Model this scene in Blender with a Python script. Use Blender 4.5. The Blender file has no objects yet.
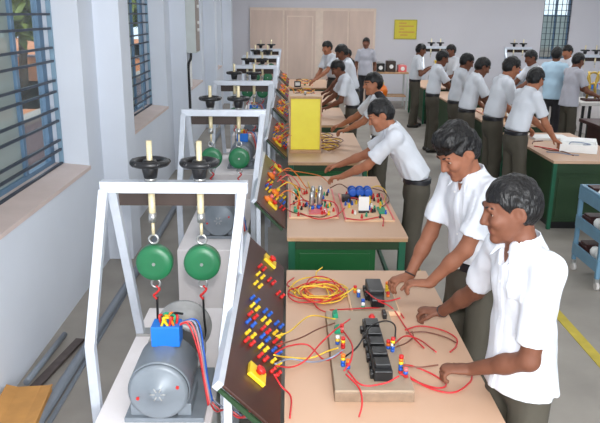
import bpy, bmesh, math, random
import numpy as np
from mathutils import Vector, Matrix
random.seed(7)
PI = math.pi
S = bpy.context.scene
C = S.collection

# ---------------------------------------------------------------- camera
pitch, yaw, roll, FPX = math.radians(16.2), math.radians(0.94), math.radians(-0.6), 682.0
CAM = Vector((0, 0, 2.26))
fw = Vector((math.sin(yaw)*math.cos(pitch), math.cos(yaw)*math.cos(pitch), -math.sin(pitch)))
r0 = Vector((math.cos(yaw), -math.sin(yaw), 0)); u0 = r0.cross(fw)
rt = math.cos(roll)*r0 - math.sin(roll)*u0; up = math.sin(roll)*r0 + math.cos(roll)*u0
cd = bpy.data.cameras.new('camera'); cam = bpy.data.objects.new('camera', cd); C.objects.link(cam)
cd.sensor_width = 36; cd.sensor_fit = 'HORIZONTAL'; cd.lens = FPX/600*36; cd.clip_start = 0.05; cd.clip_end = 200
cam.matrix_world = Matrix(((rt.x, up.x, -fw.x, CAM.x), (rt.y, up.y, -fw.y, CAM.y), (rt.z, up.z, -fw.z, CAM.z), (0, 0, 0, 1)))
S.camera = cam
# ---------------------------------------------------------------- world, lights, exposure
w = bpy.data.worlds.new('sky'); S.world = w; w.use_nodes = True
bg = w.node_tree.nodes['Background']; bg.inputs[0].default_value = (0.78, 0.88, 1, 1); bg.inputs[1].default_value = 1.6
S.view_settings.view_transform = 'Standard'; S.view_settings.look = 'None'
S.view_settings.exposure = 0.0; S.view_settings.gamma = 1
def light(name, typ, loc, energy, color=(1, 1, 1), **kw):
    d = bpy.data.lights.new(name, typ); d.energy = energy; d.color = color
    for k, v in kw.items(): setattr(d, k, v)
    o = bpy.data.objects.new(name, d); C.objects.link(o); o.location = loc; return o
sun = light('sun', 'SUN', (0, 0, 20), 2.5, (1, .95, .85), angle=.02); sun.rotation_euler = (math.radians(35), math.radians(35), 0)
fl = light('camera_flash', 'AREA', (0.03, -0.05, 2.42), 68, (1, .97, .95), size=0.09)   # the flash on the photographer's camera
fl.rotation_euler = (math.radians(76), 0, math.radians(-2))
dl = light('window_daylight', 'AREA', (2.0, -2.65, 1.9), 330, (.93, .97, 1), shape='RECTANGLE', size=4.3, size_y=2.1); dl.rotation_euler = (math.radians(90), 0, 0)   # broad frontal fill added behind the camera, shining through an added opening
for yy, ee in ((1.5, 10), (5.0, 16), (8.5, 26), (12.0, 38), (15.8, 52)):       # unseen area lights added under the ceiling as ambient fill, stronger towards the back
    for xx in (0.4, 3.6, 6.8):
        light('ceiling_tube_light', 'AREA', (xx, yy, 3.5), ee, (.93, .97, 1), shape='RECTANGLE', size=1.6, size_y=.5)

# ---------------------------------------------------------------- materials
def srgb(*c): return tuple(((x/255/12.92) if x/255 <= .04045 else ((x/255+.055)/1.055)**2.4) for x in c)
MATS = {}
def mat(name, col, rough=.6, metal=0, var=.12, scale=8, bump=0, bscale=60, stretch=None, spec=.5, trans=0, alpha=1, emit=0, coat=0):
    if name in MATS: return MATS[name]
    m = bpy.data.materials.new(name); m.use_nodes = True; nt = m.node_tree; b = nt.nodes['Principled BSDF']
    b.inputs['Roughness'].default_value = rough; b.inputs['Metallic'].default_value = metal
    b.inputs['Specular IOR Level'].default_value = spec; b.inputs['Transmission Weight'].default_value = trans
    b.inputs['Alpha'].default_value = alpha; b.inputs['Coat Weight'].default_value = coat
    tc = nt.nodes.new('ShaderNodeTexCoord'); mp = nt.nodes.new('ShaderNodeMapping')
    if stretch: mp.inputs['Scale'].default_value = stretch
    nt.links.new(tc.outputs['Object'], mp.inputs[0])
    if var:
        n = nt.nodes.new('ShaderNodeTexNoise'); n.inputs['Scale'].default_value = scale; n.inputs['Detail'].default_value = 6
        nt.links.new(mp.outputs[0], n.inputs[0])
        r = nt.nodes.new('ShaderNodeValToRGB'); r.color_ramp.elements[0].position = .3; r.color_ramp.elements[1].position = .7
        r.color_ramp.elements[0].color = (*[c*(1-var) for c in col], 1); r.color_ramp.elements[1].color = (*[min(1, c*(1+var)) for c in col], 1)
        nt.links.new(n.outputs[0], r.inputs[0]); nt.links.new(r.outputs[0], b.inputs['Base Color'])
    else: b.inputs['Base Color'].default_value = (*col, 1)
    if bump:
        n2 = nt.nodes.new('ShaderNodeTexNoise'); n2.inputs['Scale'].default_value = bscale; n2.inputs['Detail'].default_value = 3
        nt.links.new(mp.outputs[0], n2.inputs[0])
        bp = nt.nodes.new('ShaderNodeBump'); bp.inputs['Strength'].default_value = bump; bp.inputs['Distance'].default_value = .01
        nt.links.new(n2.outputs[0], bp.inputs['Height']); nt.links.new(bp.outputs[0], b.inputs['Normal'])
    MATS[name] = m; return m
M = dict(
    wall=mat('painted_plaster', srgb(218, 224, 234), .85, var=.035, scale=1.2, bump=.08, bscale=30),
    backwall=mat('back_plaster', srgb(210, 208, 214), .85, var=.03, scale=.8),
    ceil=mat('ceiling_paint', srgb(225, 225, 225), .9, var=.02),
    floor=mat('cement_floor', srgb(150, 144, 136), .55, var=.13, scale=2.2, bump=.06, bscale=25),
    sill=mat('sill_stone', srgb(214, 196, 190), .7, var=.05, scale=5),
    alu=mat('aluminium_channel', srgb(206, 212, 222), .42, .25, var=.05, scale=20),
    blacksteel=mat('black_paint', (.012, .012, .014), .35, var=.2),
    plinth=mat('white_plinth', srgb(238, 232, 232), .8, var=.04, scale=6, bump=.1),
    motor=mat('grey_enamel', srgb(128, 136, 144), .38, .1, var=.08, scale=12),
    drum=mat('cast_iron', srgb(172, 172, 172), .4, .15, var=.15, scale=15),
    steel=mat('bright_steel', srgb(190, 190, 188), .3, .8, var=.06),
    rod=mat('threaded_rod', srgb(222, 208, 170), .4, .2, var=.12, scale=80, stretch=(.2, .2, 4)),
    green=mat('green_balance', srgb(38, 112, 72), .35, var=.08, scale=10),
    cabgreen=mat('green_cabinet', srgb(24, 92, 46), .42, var=.1, scale=3),
    darkgreen=mat('dark_green_cabinet', srgb(34, 62, 34), .5, var=.12, scale=3),
    teal=mat('green_frame', srgb(30, 96, 70), .4, var=.06),
    top=mat('laminate_top', srgb(203, 167, 140), .5, var=.045, scale=2.5, stretch=(1, .3, 1)),
    edge=mat('wood_edge', srgb(190, 150, 110), .5, var=.1, scale=20),
    panel=mat('brown_bakelite', srgb(58, 28, 18), .38, var=.35, scale=4, coat=.06),
    brownboard=mat('dark_brown_board', srgb(62, 48, 42), .6, var=.15, scale=6),
    kit=mat('kit_wood', srgb(134, 112, 92), .6, var=.12, scale=14, stretch=(3, .6, 3)),
    kittop=mat('kit_top', srgb(164, 145, 124), .5, var=.06, scale=9),
    cream=mat('cream_board', srgb(222, 186, 150), .5, var=.06, scale=9),
    black=mat('black_plastic', (.01, .01, .011), .3, var=.3, scale=20),
    red=mat('red_plastic', srgb(205, 38, 36), .35, var=.08),
    yellow=mat('yellow_plastic', srgb(238, 200, 40), .35, var=.06),
    blue=mat('blue_plastic', srgb(36, 92, 190), .35, var=.06),
    brightblue=mat('blue_box', srgb(30, 120, 220), .4, var=.05),
    orange=mat('orange_plastic', srgb(235, 120, 30), .35, var=.06),
    gplastic=mat('green_plastic', srgb(30, 150, 110), .35, var=.06),
    pink=mat('pink_plastic', srgb(226, 110, 110), .4, var=.06),
    wred=mat('red_wire', srgb(200, 42, 48), .4, var=.05), wyel=mat('yellow_wire', srgb(232, 192, 60), .4, var=.05),
    wbrn=mat('brown_wire', srgb(116, 70, 55), .4, var=.05), wblk=mat('black_wire', srgb(26, 24, 26), .4, var=.1),
    wgry=mat('grey_wire', srgb(140, 150, 170), .4, var=.05), worg=mat('orange_wire', srgb(225, 120, 50), .4, var=.05),
    white=mat('white_plastic', srgb(238, 238, 236), .4, var=.03), cable=mat('black_cable', (.012, .012, .014), .5, var=.1),
    yellowpaint=mat('yellow_floor_paint', srgb(190, 170, 60), .6, var=.15, scale=8),
    yellowbox=mat('yellow_enamel', srgb(255, 236, 70), .45, var=.04),
    trolley=mat('trolley_blue', srgb(104, 144, 170), .45, .05, var=.07), brass=mat('brass', srgb(190, 160, 80), .35, .7, var=.1),
    carton=mat('carton_board', srgb(196, 142, 78), .8, var=.14, scale=7), rust=mat('rusty_strip', srgb(82, 72, 70), .7, var=.25, scale=15),
    pipe=mat('grey_pipe', srgb(124, 132, 142), .5, var=.08), boxgrey=mat('switchbox_grey', srgb(196, 202, 200), .5, .1, var=.04),
    boxbrown=mat('switchbox_side', srgb(150, 140, 134), .6, var=.06), frameblue=mat('window_frame_blue', srgb(98, 128, 156), .45, var=.08),
    grill=mat('grill_paint', srgb(44, 54, 70), .45, .1, var=.1), grillend=mat('grill_end_paint', srgb(128, 156, 176), .45, var=.08),
    ply=mat('plywood_partition', srgb(214, 190, 176), .65, var=.1, scale=1.5, stretch=(2, 2, .5)),
    plyb=mat('plywood_batten', srgb(226, 206, 190), .6, var=.06), poster=mat('poster_yellow', srgb(214, 198, 60), .6, var=.05),
    posterink=mat('poster_ink', srgb(206, 160, 70), .6, var=.05), posteredge=mat('poster_edge', srgb(170, 160, 60), .6, var=.05),
    tablewhite=mat('pale_table_top', srgb(205, 200, 196), .5, var=.06), maroon=mat('maroon_top', srgb(64, 34, 32), .5, var=.12),
    soil=mat('bare_soil', srgb(190, 120, 80), .9, var=.15, scale=.5), leaf=mat('tree_leaves', srgb(110, 124, 60), .7, var=.45, scale=3),
    bark=mat('bark', srgb(90, 70, 55), .9, var=.2), render=mat('outside_render', srgb(150, 134, 140), .85, var=.08), brick=mat('outside_brick', srgb(214, 140, 100), .85, var=.15, scale=4),
    glass=None, frost=None,
    hair=mat('black_hair', (.006, .0055, .006), .38, var=.4, scale=40, bump=.8, bscale=90, stretch=(1, 1, .35), spec=.36),
    shirt=mat('white_cotton', srgb(214, 218, 226), .8, var=.02, scale=6, bump=.35, bscale=14), shirtgrey=mat('grey_cotton', srgb(176, 176, 186), .8, var=.04),
    shirtblue=mat('light_blue_cotton', srgb(176, 204, 222), .8, var=.03), shirtdark=mat('dark_cotton', srgb(38, 38, 44), .8, var=.1),
    trouser=mat('olive_grey_trouser', srgb(74, 69, 59), .85, var=.08, scale=10, bump=.15, bscale=20), trousernavy=mat('dark_trouser', srgb(52, 50, 54), .85, var=.1),
    belt=mat('black_leather', (.012, .012, .016), .4, var=.15), shoe=mat('shoe_leather', (.02, .018, .016), .4, var=.15), band=mat('wrist_band', (.02, .018, .02), .6, var=.1),
    eyewhite=mat('eye_white', srgb(190, 178, 168), .8, var=0, spec=.1), iris=mat('iris', (.015, .01, .008), .7, var=0, spec=.1), lip=mat('lips', srgb(128, 70, 62), .5, var=.05),
)
def skinmat(n, c): return mat(n, srgb(*c), .58, var=.08, scale=25, bump=.05, bscale=120, spec=.35)
SK = [skinmat('skin_brown', (146, 95, 72)), skinmat('skin_dark', (114, 72, 54)), skinmat('skin_tan', (166, 110, 83))]
def glassmat(name, col, rough, tr):
    m = bpy.data.materials.new(name); m.use_nodes = True; nt = m.node_tree; b = nt.nodes['Principled BSDF']
    b.inputs['Base Color'].default_value = (*col, 1); b.inputs['Roughness'].default_value = rough
    t = nt.nodes.new('ShaderNodeBsdfTransparent'); t.inputs[0].default_value = (*col, 1); mx = nt.nodes.new('ShaderNodeMixShader'); mx.inputs[0].default_value = tr
    nt.links.new(b.outputs[0], mx.inputs[1]); nt.links.new(t.outputs[0], mx.inputs[2]); nt.links.new(mx.outputs[0], nt.nodes['Material Output'].inputs[0]); return m
M['glass'] = glassmat('clear_glass', (.9, .95, .95), .05, .93); M['frost'] = glassmat('frosted_glass', srgb(196, 208, 206), .5, .45)

# ---------------------------------------------------------------- mesh helpers
def V(*a): return Vector(a)
def origin_of(o):
    while o.parent: o = o.parent
    return Vector(o.location)
class MB:
    def __init__(s): s.v = []; s.f = []; s.m = []; s.sm = []
    def add(s, vs, fs, mi=0, smooth=False):
        n = len(s.v); s.v += [tuple(x) for x in vs]; s.f += [tuple(i+n for i in f) for f in fs]; s.m += [mi]*len(fs); s.sm += [smooth]*len(fs); return s
    def box(s, lo, hi, mi=0, rot=None):
        lo, hi = Vector(lo), Vector(hi); c = (lo+hi)/2
        vs = [V(x, y, z) for x in (lo.x, hi.x) for y in (lo.y, hi.y) for z in (lo.z, hi.z)]
        if rot is not None: vs = [c + rot @ (p-c) for p in vs]
        return s.add(vs, [(0, 1, 3, 2), (4, 6, 7, 5), (0, 4, 5, 1), (2, 3, 7, 6), (0, 2, 6, 4), (1, 5, 7, 3)], mi)
    def prism(s, poly, d, mi=0):
        n = len(poly); poly = [Vector(p) for p in poly]; d = Vector(d)
        nrm = sum(((poly[i]-poly[0]).cross(poly[i+1]-poly[0]) for i in range(1, n-1)), V(0, 0, 0))
        if nrm.dot(d) < 0: poly = poly[::-1]
        vs = poly + [p+d for p in poly]
        return s.add(vs, [tuple(range(n))[::-1], tuple(range(n, 2*n))] + [(i, (i+1) % n, n+(i+1) % n, n+i) for i in range(n)], mi)
    def tube(s, pts, r, seg=8, mi=0, closed=False, rot=0, smooth=True, ref=None):
        pts = [Vector(p) for p in pts]; n = len(pts); rs = r if isinstance(r, (list, tuple)) else [r]*n
        vs = []; t0 = None; nrm = None
        for i, p in enumerate(pts):
            a = pts[(i-1) % n] if (closed or i > 0) else p; b = pts[(i+1) % n] if (closed or i < n-1) else p
            t = (b-a)
            t = t.normalized() if t.length > 1e-9 else V(0, 0, 1)
            if nrm is None:
                q = Vector(ref) if ref else (V(0, 0, 1) if abs(t.z) < .9 else V(1, 0, 0)); nrm = (q - t*q.dot(t)).normalized()
            else:
                nrm = nrm - t*nrm.dot(t); nrm = nrm.normalized() if nrm.length > 1e-6 else t.orthogonal().normalized()
            bn = t.cross(nrm); k = 1.0
            if seg == 4 and 0 < i < n-1:
                k = 1.0
            for j in range(seg):
                an = rot + 2*PI*j/seg; vs.append(p + (nrm*math.cos(an)+bn*math.sin(an))*rs[i]*k)
        fs = [(i*seg+j, i*seg+(j+1) % seg, ((i+1) % n)*seg+(j+1) % seg, ((i+1) % n)*seg+j) for i in range(n if closed else n-1) for j in range(seg)]
        s.add(vs, fs, mi, smooth)
        if not closed:
            k = len(s.v)-len(vs); s.f += [tuple(k+j for j in range(seg))[::-1], tuple(k+(n-1)*seg+j for j in range(seg))]; s.m += [mi]*2; s.sm += [False]*2
        return s
    def bar(s, pts, side, mi=0, ref=None): return s.tube(pts, side/math.sqrt(2), 4, mi, rot=PI/4, smooth=False, ref=ref)
    def cyl(s, a, b, r, seg=20, mi=0, r2=None): return s.tube([a, b], [r, r if r2 is None else r2], seg, mi)
    def lathe(s, c, axis, prof, seg=28, mi=0, smooth=True):
        c = Vector(c); ax = Vector(axis).normalized(); u = ax.orthogonal().normalized(); v = ax.cross(u); n = len(prof)
        vs = [c + ax*h + (u*math.cos(2*PI*j/seg)+v*math.sin(2*PI*j/seg))*max(r, 1e-4) for r, h in prof for j in range(seg)]
        s.add(vs, [(i*seg+j, i*seg+(j+1) % seg, (i+1)*seg+(j+1) % seg, (i+1)*seg+j) for i in range(n-1) for j in range(seg)], mi, smooth)
        k = len(s.v)-len(vs); s.f += [tuple(k+j for j in range(seg))[::-1], tuple(k+(n-1)*seg+j for j in range(seg))]; s.m += [mi]*2; s.sm += [False]*2
        return s
    def torus(s, c, axis, R, r, seg=24, sg=8, mi=0):
        c = Vector(c); ax = Vector(axis).normalized(); u = ax.orthogonal().normalized(); v = ax.cross(u)
        return s.tube([c+(u*math.cos(2*PI*j/seg)+v*math.sin(2*PI*j/seg))*R for j in range(seg)], r, sg, mi, closed=True)
    def ball(s, c, r, mi=0, seg=14, rings=8):
        c = Vector(c); r = Vector((r, r, r)) if isinstance(r, (int, float)) else Vector(r); vs = []
        for i in range(rings+1):
            th = PI*i/rings; q = max(math.sin(th), 1e-3)
            for j in range(seg): vs.append(c+V(r.x*q*math.cos(2*PI*j/seg), r.y*q*math.sin(2*PI*j/seg), -r.z*math.cos(th)))
        return s.add(vs, [(i*seg+j, i*seg+(j+1) % seg, (i+1)*seg+(j+1) % seg, (i+1)*seg+j) for i in range(rings) for j in range(seg)], mi, True)
    def build(s, name, mats, parent=None, bev=0):
        me = bpy.data.meshes.new(name); off = origin_of(parent) if parent else V(0, 0, 0)
        me.from_pydata([tuple(Vector(p)-off) for p in s.v], [], s.f)
        for m in (mats if isinstance(mats, (list, tuple)) else [mats]): me.materials.append(m)
        me.polygons.foreach_set('material_index', s.m); me.polygons.foreach_set('use_smooth', s.sm)
        bm = bmesh.new(); bm.from_mesh(me); bmesh.ops.recalc_face_normals(bm, faces=bm.faces); bm.to_mesh(me); bm.free()
        o = bpy.data.objects.new(name, me); C.objects.link(o)
        if parent: o.parent = parent
        if bev:
            b = o.modifiers.new('edge', 'BEVEL'); b.width = bev; b.segments = 2; b.limit_method = 'ANGLE'; b.angle_limit = .7
        return o
def tag(o, label, cat, group=None, kind=None):
    o['label'] = label; o['category'] = cat
    if group: o['group'] = group
    if kind: o['kind'] = kind
    return o
def thing(name, label, cat, loc, group=None):
    o = bpy.data.objects.new(name, None); C.objects.link(o); o.location = loc; o.empty_display_size = .1
    return tag(o, label, cat, group)
def solo(mb, name, mats, label, cat, loc=None, group=None, bev=0):
    """a thing that is one mesh, its origin at its own base"""
    if loc is None:
        a = np.array(mb.v); loc = ((a[:, 0].min()+a[:, 0].max())/2, (a[:, 1].min()+a[:, 1].max())/2, a[:, 2].min())
    mb.v = [tuple(Vector(p)-Vector(loc)) for p in mb.v]; o = mb.build(name, mats, None, bev); o.location = loc
    return tag(o, label, cat, group)
def struct(mb, name, mats, bev=0):
    o = mb.build(name, mats, None, bev); o['kind'] = 'structure'; return o
def dup(root, delta, label=None, group=None):
    r = root.copy(); C.objects.link(r); r.location = Vector(root.location)+Vector(delta)
    if label: r['label'] = label
    if group: r['group'] = group
    for ch in list(root.children):
        c = ch.copy(); C.objects.link(c); c.parent = r
        for g in list(ch.children):
            d = g.copy(); C.objects.link(d); d.parent = c
    return r
def spline(pts, n=8):
    P = [Vector(p) for p in pts]; P = [2*P[0]-P[1]]+P+[2*P[-1]-P[-2]]; out = []
    for i in range(1, len(P)-2):
        a, b, c, d = P[i-1], P[i], P[i+1], P[i+2]
        for k in range(n):
            t = k/n; out.append(.5*((2*b)+(c-a)*t+(2*a-5*b+4*c-d)*t*t+(3*b-a-3*c+d)*t**3))
    out.append(P[-2]); return out
def cord(pts, m, label, group=None, r=.0037, name='patch_cord', cat='wire'):
    return solo(MB().tube(spline(pts), r, 6), name, m, label, cat, None, group)

# ---------------------------------------------------------------- room shell
PIT = 2.48                                    # spacing of the machines and benches down the room
PY = [6.12, 9.97, 13.86, 17.75]               # near faces of the wall pillars
WIN = [(-.45, 1.85), (3.4, 5.7), (7.25, 9.55), (11.14, 13.44), (15.0, 17.3)]
WX, WO, ZS, ZH, ZC, YB = -1.70, -2.055, 1.0, 2.75, 3.6, 18.6
struct(MB().box((-2.15, -2.6, -.15), (9.2, YB+.3, 0)), 'floor', M['floor'])
struct(MB().box((-2.15, -2.6, ZC), (9.2, YB+.3, ZC+.15)), 'ceiling', M['ceil'])
mb = MB(); ycur = -2.6
for a, b in WIN:
    mb.box((WO, ycur, 0), (WX, a, ZC)); mb.box((WO, a, 0), (WX, b, ZS-.03)); mb.box((WO, a, ZH), (WX, b, ZC)); ycur = b
mb.box((WO, ycur, 0), (WX, YB+.3, ZC)); struct(mb, 'wall_left', M['wall'])
struct(MB().box((9.0, -2.6, 0), (9.2, YB+.3, ZC)), 'wall_right', M['wall'])
struct(MB().box((WX, -2.6, 0), (-.2, -2.4, ZC)).box((4.2, -2.6, 0), (9.0, -2.4, ZC)).box((-.2, -2.6, 0), (4.2, -2.4, .8)).box((-.2, -2.6, 3.0), (4.2, -2.4, ZC)), 'wall_front', M['wall'])   # unseen opening added behind the camera to let the rear fill in
BW = [(6.66, 7.40), (8.28, 8.95)]
mb = MB(); xc = WX
for a, b in BW:
    mb.box((xc, YB, 0), (a, YB+.3, ZC)); mb.box((a, YB, 0), (b, YB+.3, 1.15)); mb.box((a, YB, 3.0), (b, YB+.3, ZC)); xc = b
mb.box((xc, YB, 0), (9.0, YB+.3, ZC)); struct(mb, 'wall_back', M['backwall'])
for i, y in enumerate(PY): struct(MB().box((WX-.01, y, 0), (-1.475, y+.36, ZC)), 'pillar_%d' % (i+1), M['wall'], .006)
struct(MB().box((2.085, -1, .0), (2.165, 7.0, .004)), 'trim_1', M['yellowpaint'])
struct(MB().box((1.13, 3.9, .0), (1.21, 13.0, .004)), 'trim_2', M['yellowpaint'])
for i, (a, b) in enumerate(WIN):
    struct(MB().prism([(WO+.02, a, ZS-.03), (WX+.012, a, ZS-.03), (WX+.012, a, ZS), (WO+.02, a, ZS+.03)], (0, b-a, 0)), 'trim_%d' % (i+3), M['sill'])
    wr = bpy.data.objects.new('window_%d' % (i+1), None); C.objects.link(wr); wr.location = (-1.98, a, ZS); wr['kind'] = 'structure'
    f = MB(); X0, X1 = -2.035, -1.985
    f.box((X0, a, ZS+.01), (X1, a+.06, ZH)); f.box((X0, b-.10, ZS+.01), (X1, b, ZH)); f.box((X0, a+.06, ZS+.01), (X1, b-.10, ZS+.06)); f.box((X0, a+.06, ZH-.06), (X1, b-.10, ZH))
    mull = [a+.5, a+1.08, b-.645]
    for m_ in mull: f.box((X0, m_, ZS+.06), (X1, m_+.055, ZH-.06))
    f.build('window_frame', M['frameblue'], wr, .004)
    MB().box((-2.015, a+.06, ZS+.06), (-2.01, mull[2], ZH-.06)).build('frosted_pane', M['frost'], wr)
    MB().box((-2.015, mull[2]+.055, ZS+.06), (-2.01, b-.10, ZH-.06)).build('clear_pane', M['glass'], wr)
    g = MB(); zs = [ZS+.02, 1.135, 1.215, 1.375, 1.475, 1.615, 1.705, 1.86, 1.965, 2.115, 2.225, 2.345, 2.445, 2.58, 2.68]
    for z in zs: g.box((-1.932, a+.02, z), (-1.914, b-.015, z+.018))
    g.build('grill_bars', M['grill'], wr)
    ge = MB(); ge.box((-1.945, b-.022, ZS+.025), (-1.91, b-.002, ZH-.01)); ge.box((-1.945, a+.004, ZS+.025), (-1.91, a+.024, ZH-.01))
    if i != 1: ge.box((-1.93, b-.55, ZS+.03), (-1.915, b-.53, ZH-.01))
    ge.build('grill_upright', M['grillend'], wr)
for i, (a, b) in enumerate(BW):
    wr = bpy.data.objects.new('window_%d' % (i+6), None); C.objects.link(wr); wr.location = (a, YB+.1, 1.15); wr['kind'] = 'structure'
    f = MB()
    for x in (a, (a+b)/2-.02, b-.04): f.box((x, YB+.12, 1.15), (x+.04, YB+.16, 3.0))
    for z in (1.15, 2.25, 2.96): f.box((a+.002, YB+.121, z), (b-.002, YB+.159, z+.04))
    f.build('window_frame', M['frameblue'], wr)
    MB().box((a+.02, YB+.138, 1.17), (b-.02, YB+.142, 2.27)).build('frosted_pane', M['frost'], wr)
    MB().box((a+.02, YB+.138, 2.28), (b-.02, YB+.142, 2.98)).build('clear_pane', M['glass'], wr)
    g = MB(); n = 7
    for k in range(n): g.box((a+.01+(b-a-.035)*k/(n-1), YB+.03, 1.16), (a+.025+(b-a-.035)*k/(n-1), YB+.045, 2.99))
    for k in range(12): g.box((a, YB+.031, 1.2+k*.15), (b, YB+.044, 1.212+k*.15))
    g.build('grill_bars', M['grill'], wr)

# outside the windows
struct(MB().box((-60, -30, -.5), (-2.2, 70, -.35)), 'ground_outside', M['soil'])
struct(MB().box((-14, 18.95, -.5), (40, 60, -.35)), 'ground_behind', M['soil'])
def tree(x, y, h, rad, seed, label):
    rnd = random.Random(seed); t = thing('tree', label, 'tree', (x, y, -.36), 'trees outside the windows')
    MB().tube([(x, y, -.36), (x+.1, y, h*.4), (x, y+.1, h*.75)], [.16, .12, .06], 8).build('trunk', M['bark'], t)
    cr = MB()
    for k in range(420):
        a, b = rnd.random()*2*PI, math.acos(2*rnd.random()-1); q = rad*(.45+.6*rnd.random())
        c = V(x+q*math.sin(b)*math.cos(a), y+q*math.sin(b)*math.sin(a), h*.68+q*.8*math.cos(b))
        d1 = V(rnd.uniform(-1, 1), rnd.uniform(-1, 1), rnd.uniform(-1, 1)).normalized(); d2 = d1.orthogonal().normalized(); sz = rad*.16
        for q_ in range(3):
            o_ = V(rnd.uniform(-1, 1), rnd.uniform(-1, 1), rnd.uniform(-1, 1))*sz
            cr.add([c+o_-d1*sz, c+o_+d2*sz*.5, c+o_+d1*sz, c+o_-d2*sz*.5], [(0, 1, 2, 3)])
    cr.build('crown', M['leaf'], t); return t
tree(-9.0, 23.5, 4.2, 1.9, 1, 'leafy tree beyond the big grilled window, the nearer one')
tree(-12.5, 33, 6.0, 2.4, 2, 'taller tree farther off beyond the big grilled window')
tree(-6.2, 30, 5.0, 2.2, 3, 'tree glimpsed through the second grilled window')
tree(7.4, 26, 6.2, 2.2, 4, 'tree behind the window in the far wall')
bd = thing('compound_wall', 'orange-brown wall outside beyond the grilled window', 'wall', (-11, 27, -.36))
MB().box((-24, 26.8, -.36), (-5, 27.2, .55)).build('wall_body', M['brick'], bd); MB().box((-24, 26.75, .55), (-5, 27.25, .62)).build('coping', M['render'], bd)
pv = thing('parapet', 'grey purple parapet just outside the grilled window', 'wall', (-4.4, 9, -.36))
MB().box((-4.7, 2, -.36), (-4.4, 24, .42)).build('wall_body', M['render'], pv); MB().box((-4.75, 2, .42), (-4.35, 24, .48)).build('coping', M['boxbrown'], pv)

# ---------------------------------------------------------------- brake-test machines, six down the left wall
ORD = ['nearest', 'second', 'third', 'fourth', 'fifth', 'farthest']
def along(root, labels, group):
    root['label'] = labels[0]; root['group'] = group; out = [root]
    for k in range(1, len(labels)): out.append(dup(root, (0, PIT*k, 0), labels[k], group))
    return out
# plinth
pl = thing('machine_plinth', '', 'plinth', (-.57, 2.3, 0))
MB().box((-.83, 2.3, 0), (-.33, 3.75, .57)).build('block', M['plinth'], pl, .008)
MB().box((-.70, 2.56, .57), (-.36, 3.0, .592)).build('bed_plate', M['motor'], pl, .003)
along(pl, ['white plinth under the %s grey motor' % o for o in ORD], 'machine plinths')
# load frame
fr = thing('load_frame', '', 'test frame', (-.54, 3.12, 0))
MB().box((-.885, 3.09, 1.445), (-.195, 3.145, 1.5)).build('top_beam', M['alu'], fr, .003)
MB().box((-.83, 3.15, 1.37), (-.24, 3.165, 1.45)).build('rear_board', M['brownboard'], fr)
for pts in ([(-.868, 3.10, 1.455), (-.868, 2.72, .85), (-.868, 2.78, 0)], [(-.22, 3.10, 1.455), (-.285, 2.72, .85), (-.285, 2.78, 0)],
            [(-.835, 3.13, 1.45), (-.805, 3.40, .575)], [(-.235, 3.13, 1.45), (-.30, 3.42, .0)]):
    MB().bar(pts, .042, ref=(1, 0, 0)).build('leg', M['alu'], fr, .002)
MB().box((-.825, 3.37, .57), (-.72, 3.45, .585)).build('foot_plate', M['steel'], fr)
for x in (-.65, -.42):
    rod = MB(); rod.cyl((x, 3.117, 1.44), (x, 3.117, 1.69), .0135, 12); rod.cyl((x, 3.117, 1.30), (x, 3.117, 1.44), .0165, 12); rod.cyl((x, 3.117, 1.235), (x, 3.117, 1.30), .008, 10)
    ro = rod.build('screw_rod', M['rod'], fr)
    MB().cyl((x, 3.117, 1.30), (x, 3.117, 1.345), .0195, 12).build('coupling', M['steel'], ro)
    hw = MB(); hw.torus((x, 3.117, 1.588), (0, 0, 1), .077, .016, 30, 10); hw.lathe((x, 3.117, 1.515), (0, 0, 1), [(.03, 0), (.036, .03), (.04, .06), (.03, .085)], 18)
    for k in range(4):
        a = k*PI/2+.5; hw.tube([(x+.03*math.cos(a), 3.117+.03*math.sin(a), 1.575), (x+.077*math.cos(a), 3.117+.077*math.sin(a), 1.588)], .010, 8)
    for k in range(5):
        a = k*2*PI/5+.3; hw.ball((x+.086*math.cos(a), 3.117+.086*math.sin(a), 1.59), .012, 0, 8, 6)
    hw.build('handwheel', M['blacksteel'], ro)
    MB().cyl((x, 3.117, 1.502), (x, 3.117, 1.516), .028, 16).build('lock_nut', M['steel'], ro)
along(fr, ['aluminium load frame with two black handwheels, over the %s motor' % o for o in ORD], 'aluminium load frames')
# spring balances hang from the screw rods
def balance(x, side):
    t = thing('spring_balance', '', 'spring balance', (x, 3.117, 1.19))
    MB().lathe((x, 3.09, 1.095), (0, 1, 0), [(.05, -.006), (.08, -.004), (.088, .006), (.088, .05), (.08, .056), (.05, .058)], 32).build('dial_case', M['green'], t)
    MB().cyl((x, 3.083, 1.095), (x, 3.079, 1.095), .008, 12).build('dial_screw', M['steel'], t)
    MB().torus((x, 3.117, 1.212), (0, 1, 0), .022, .0055, 18, 8).build('top_ring', M['steel'], t)
    MB().torus((x, 3.117, .985), (0, 1, 0), .021, .005, 18, 8).build('bottom_ring', M['steel'], t)
    hk = MB().tube(spline([(x, 3.117, .972), (x+.015, 3.117, .955), (x, 3.112, .935), (x-.014, 3.117, .92), (x, 3.117, .90)]), .006, 8).build('hook', M['red'], t)
    return t
for x, s_ in ((-.65, 'wall-side'), (-.42, 'bench-side')):
    along(balance(x, s_), ['green round spring balance on the %s rod of the %s load frame' % (s_, o) for o in ORD], 'green spring balances')
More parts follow.
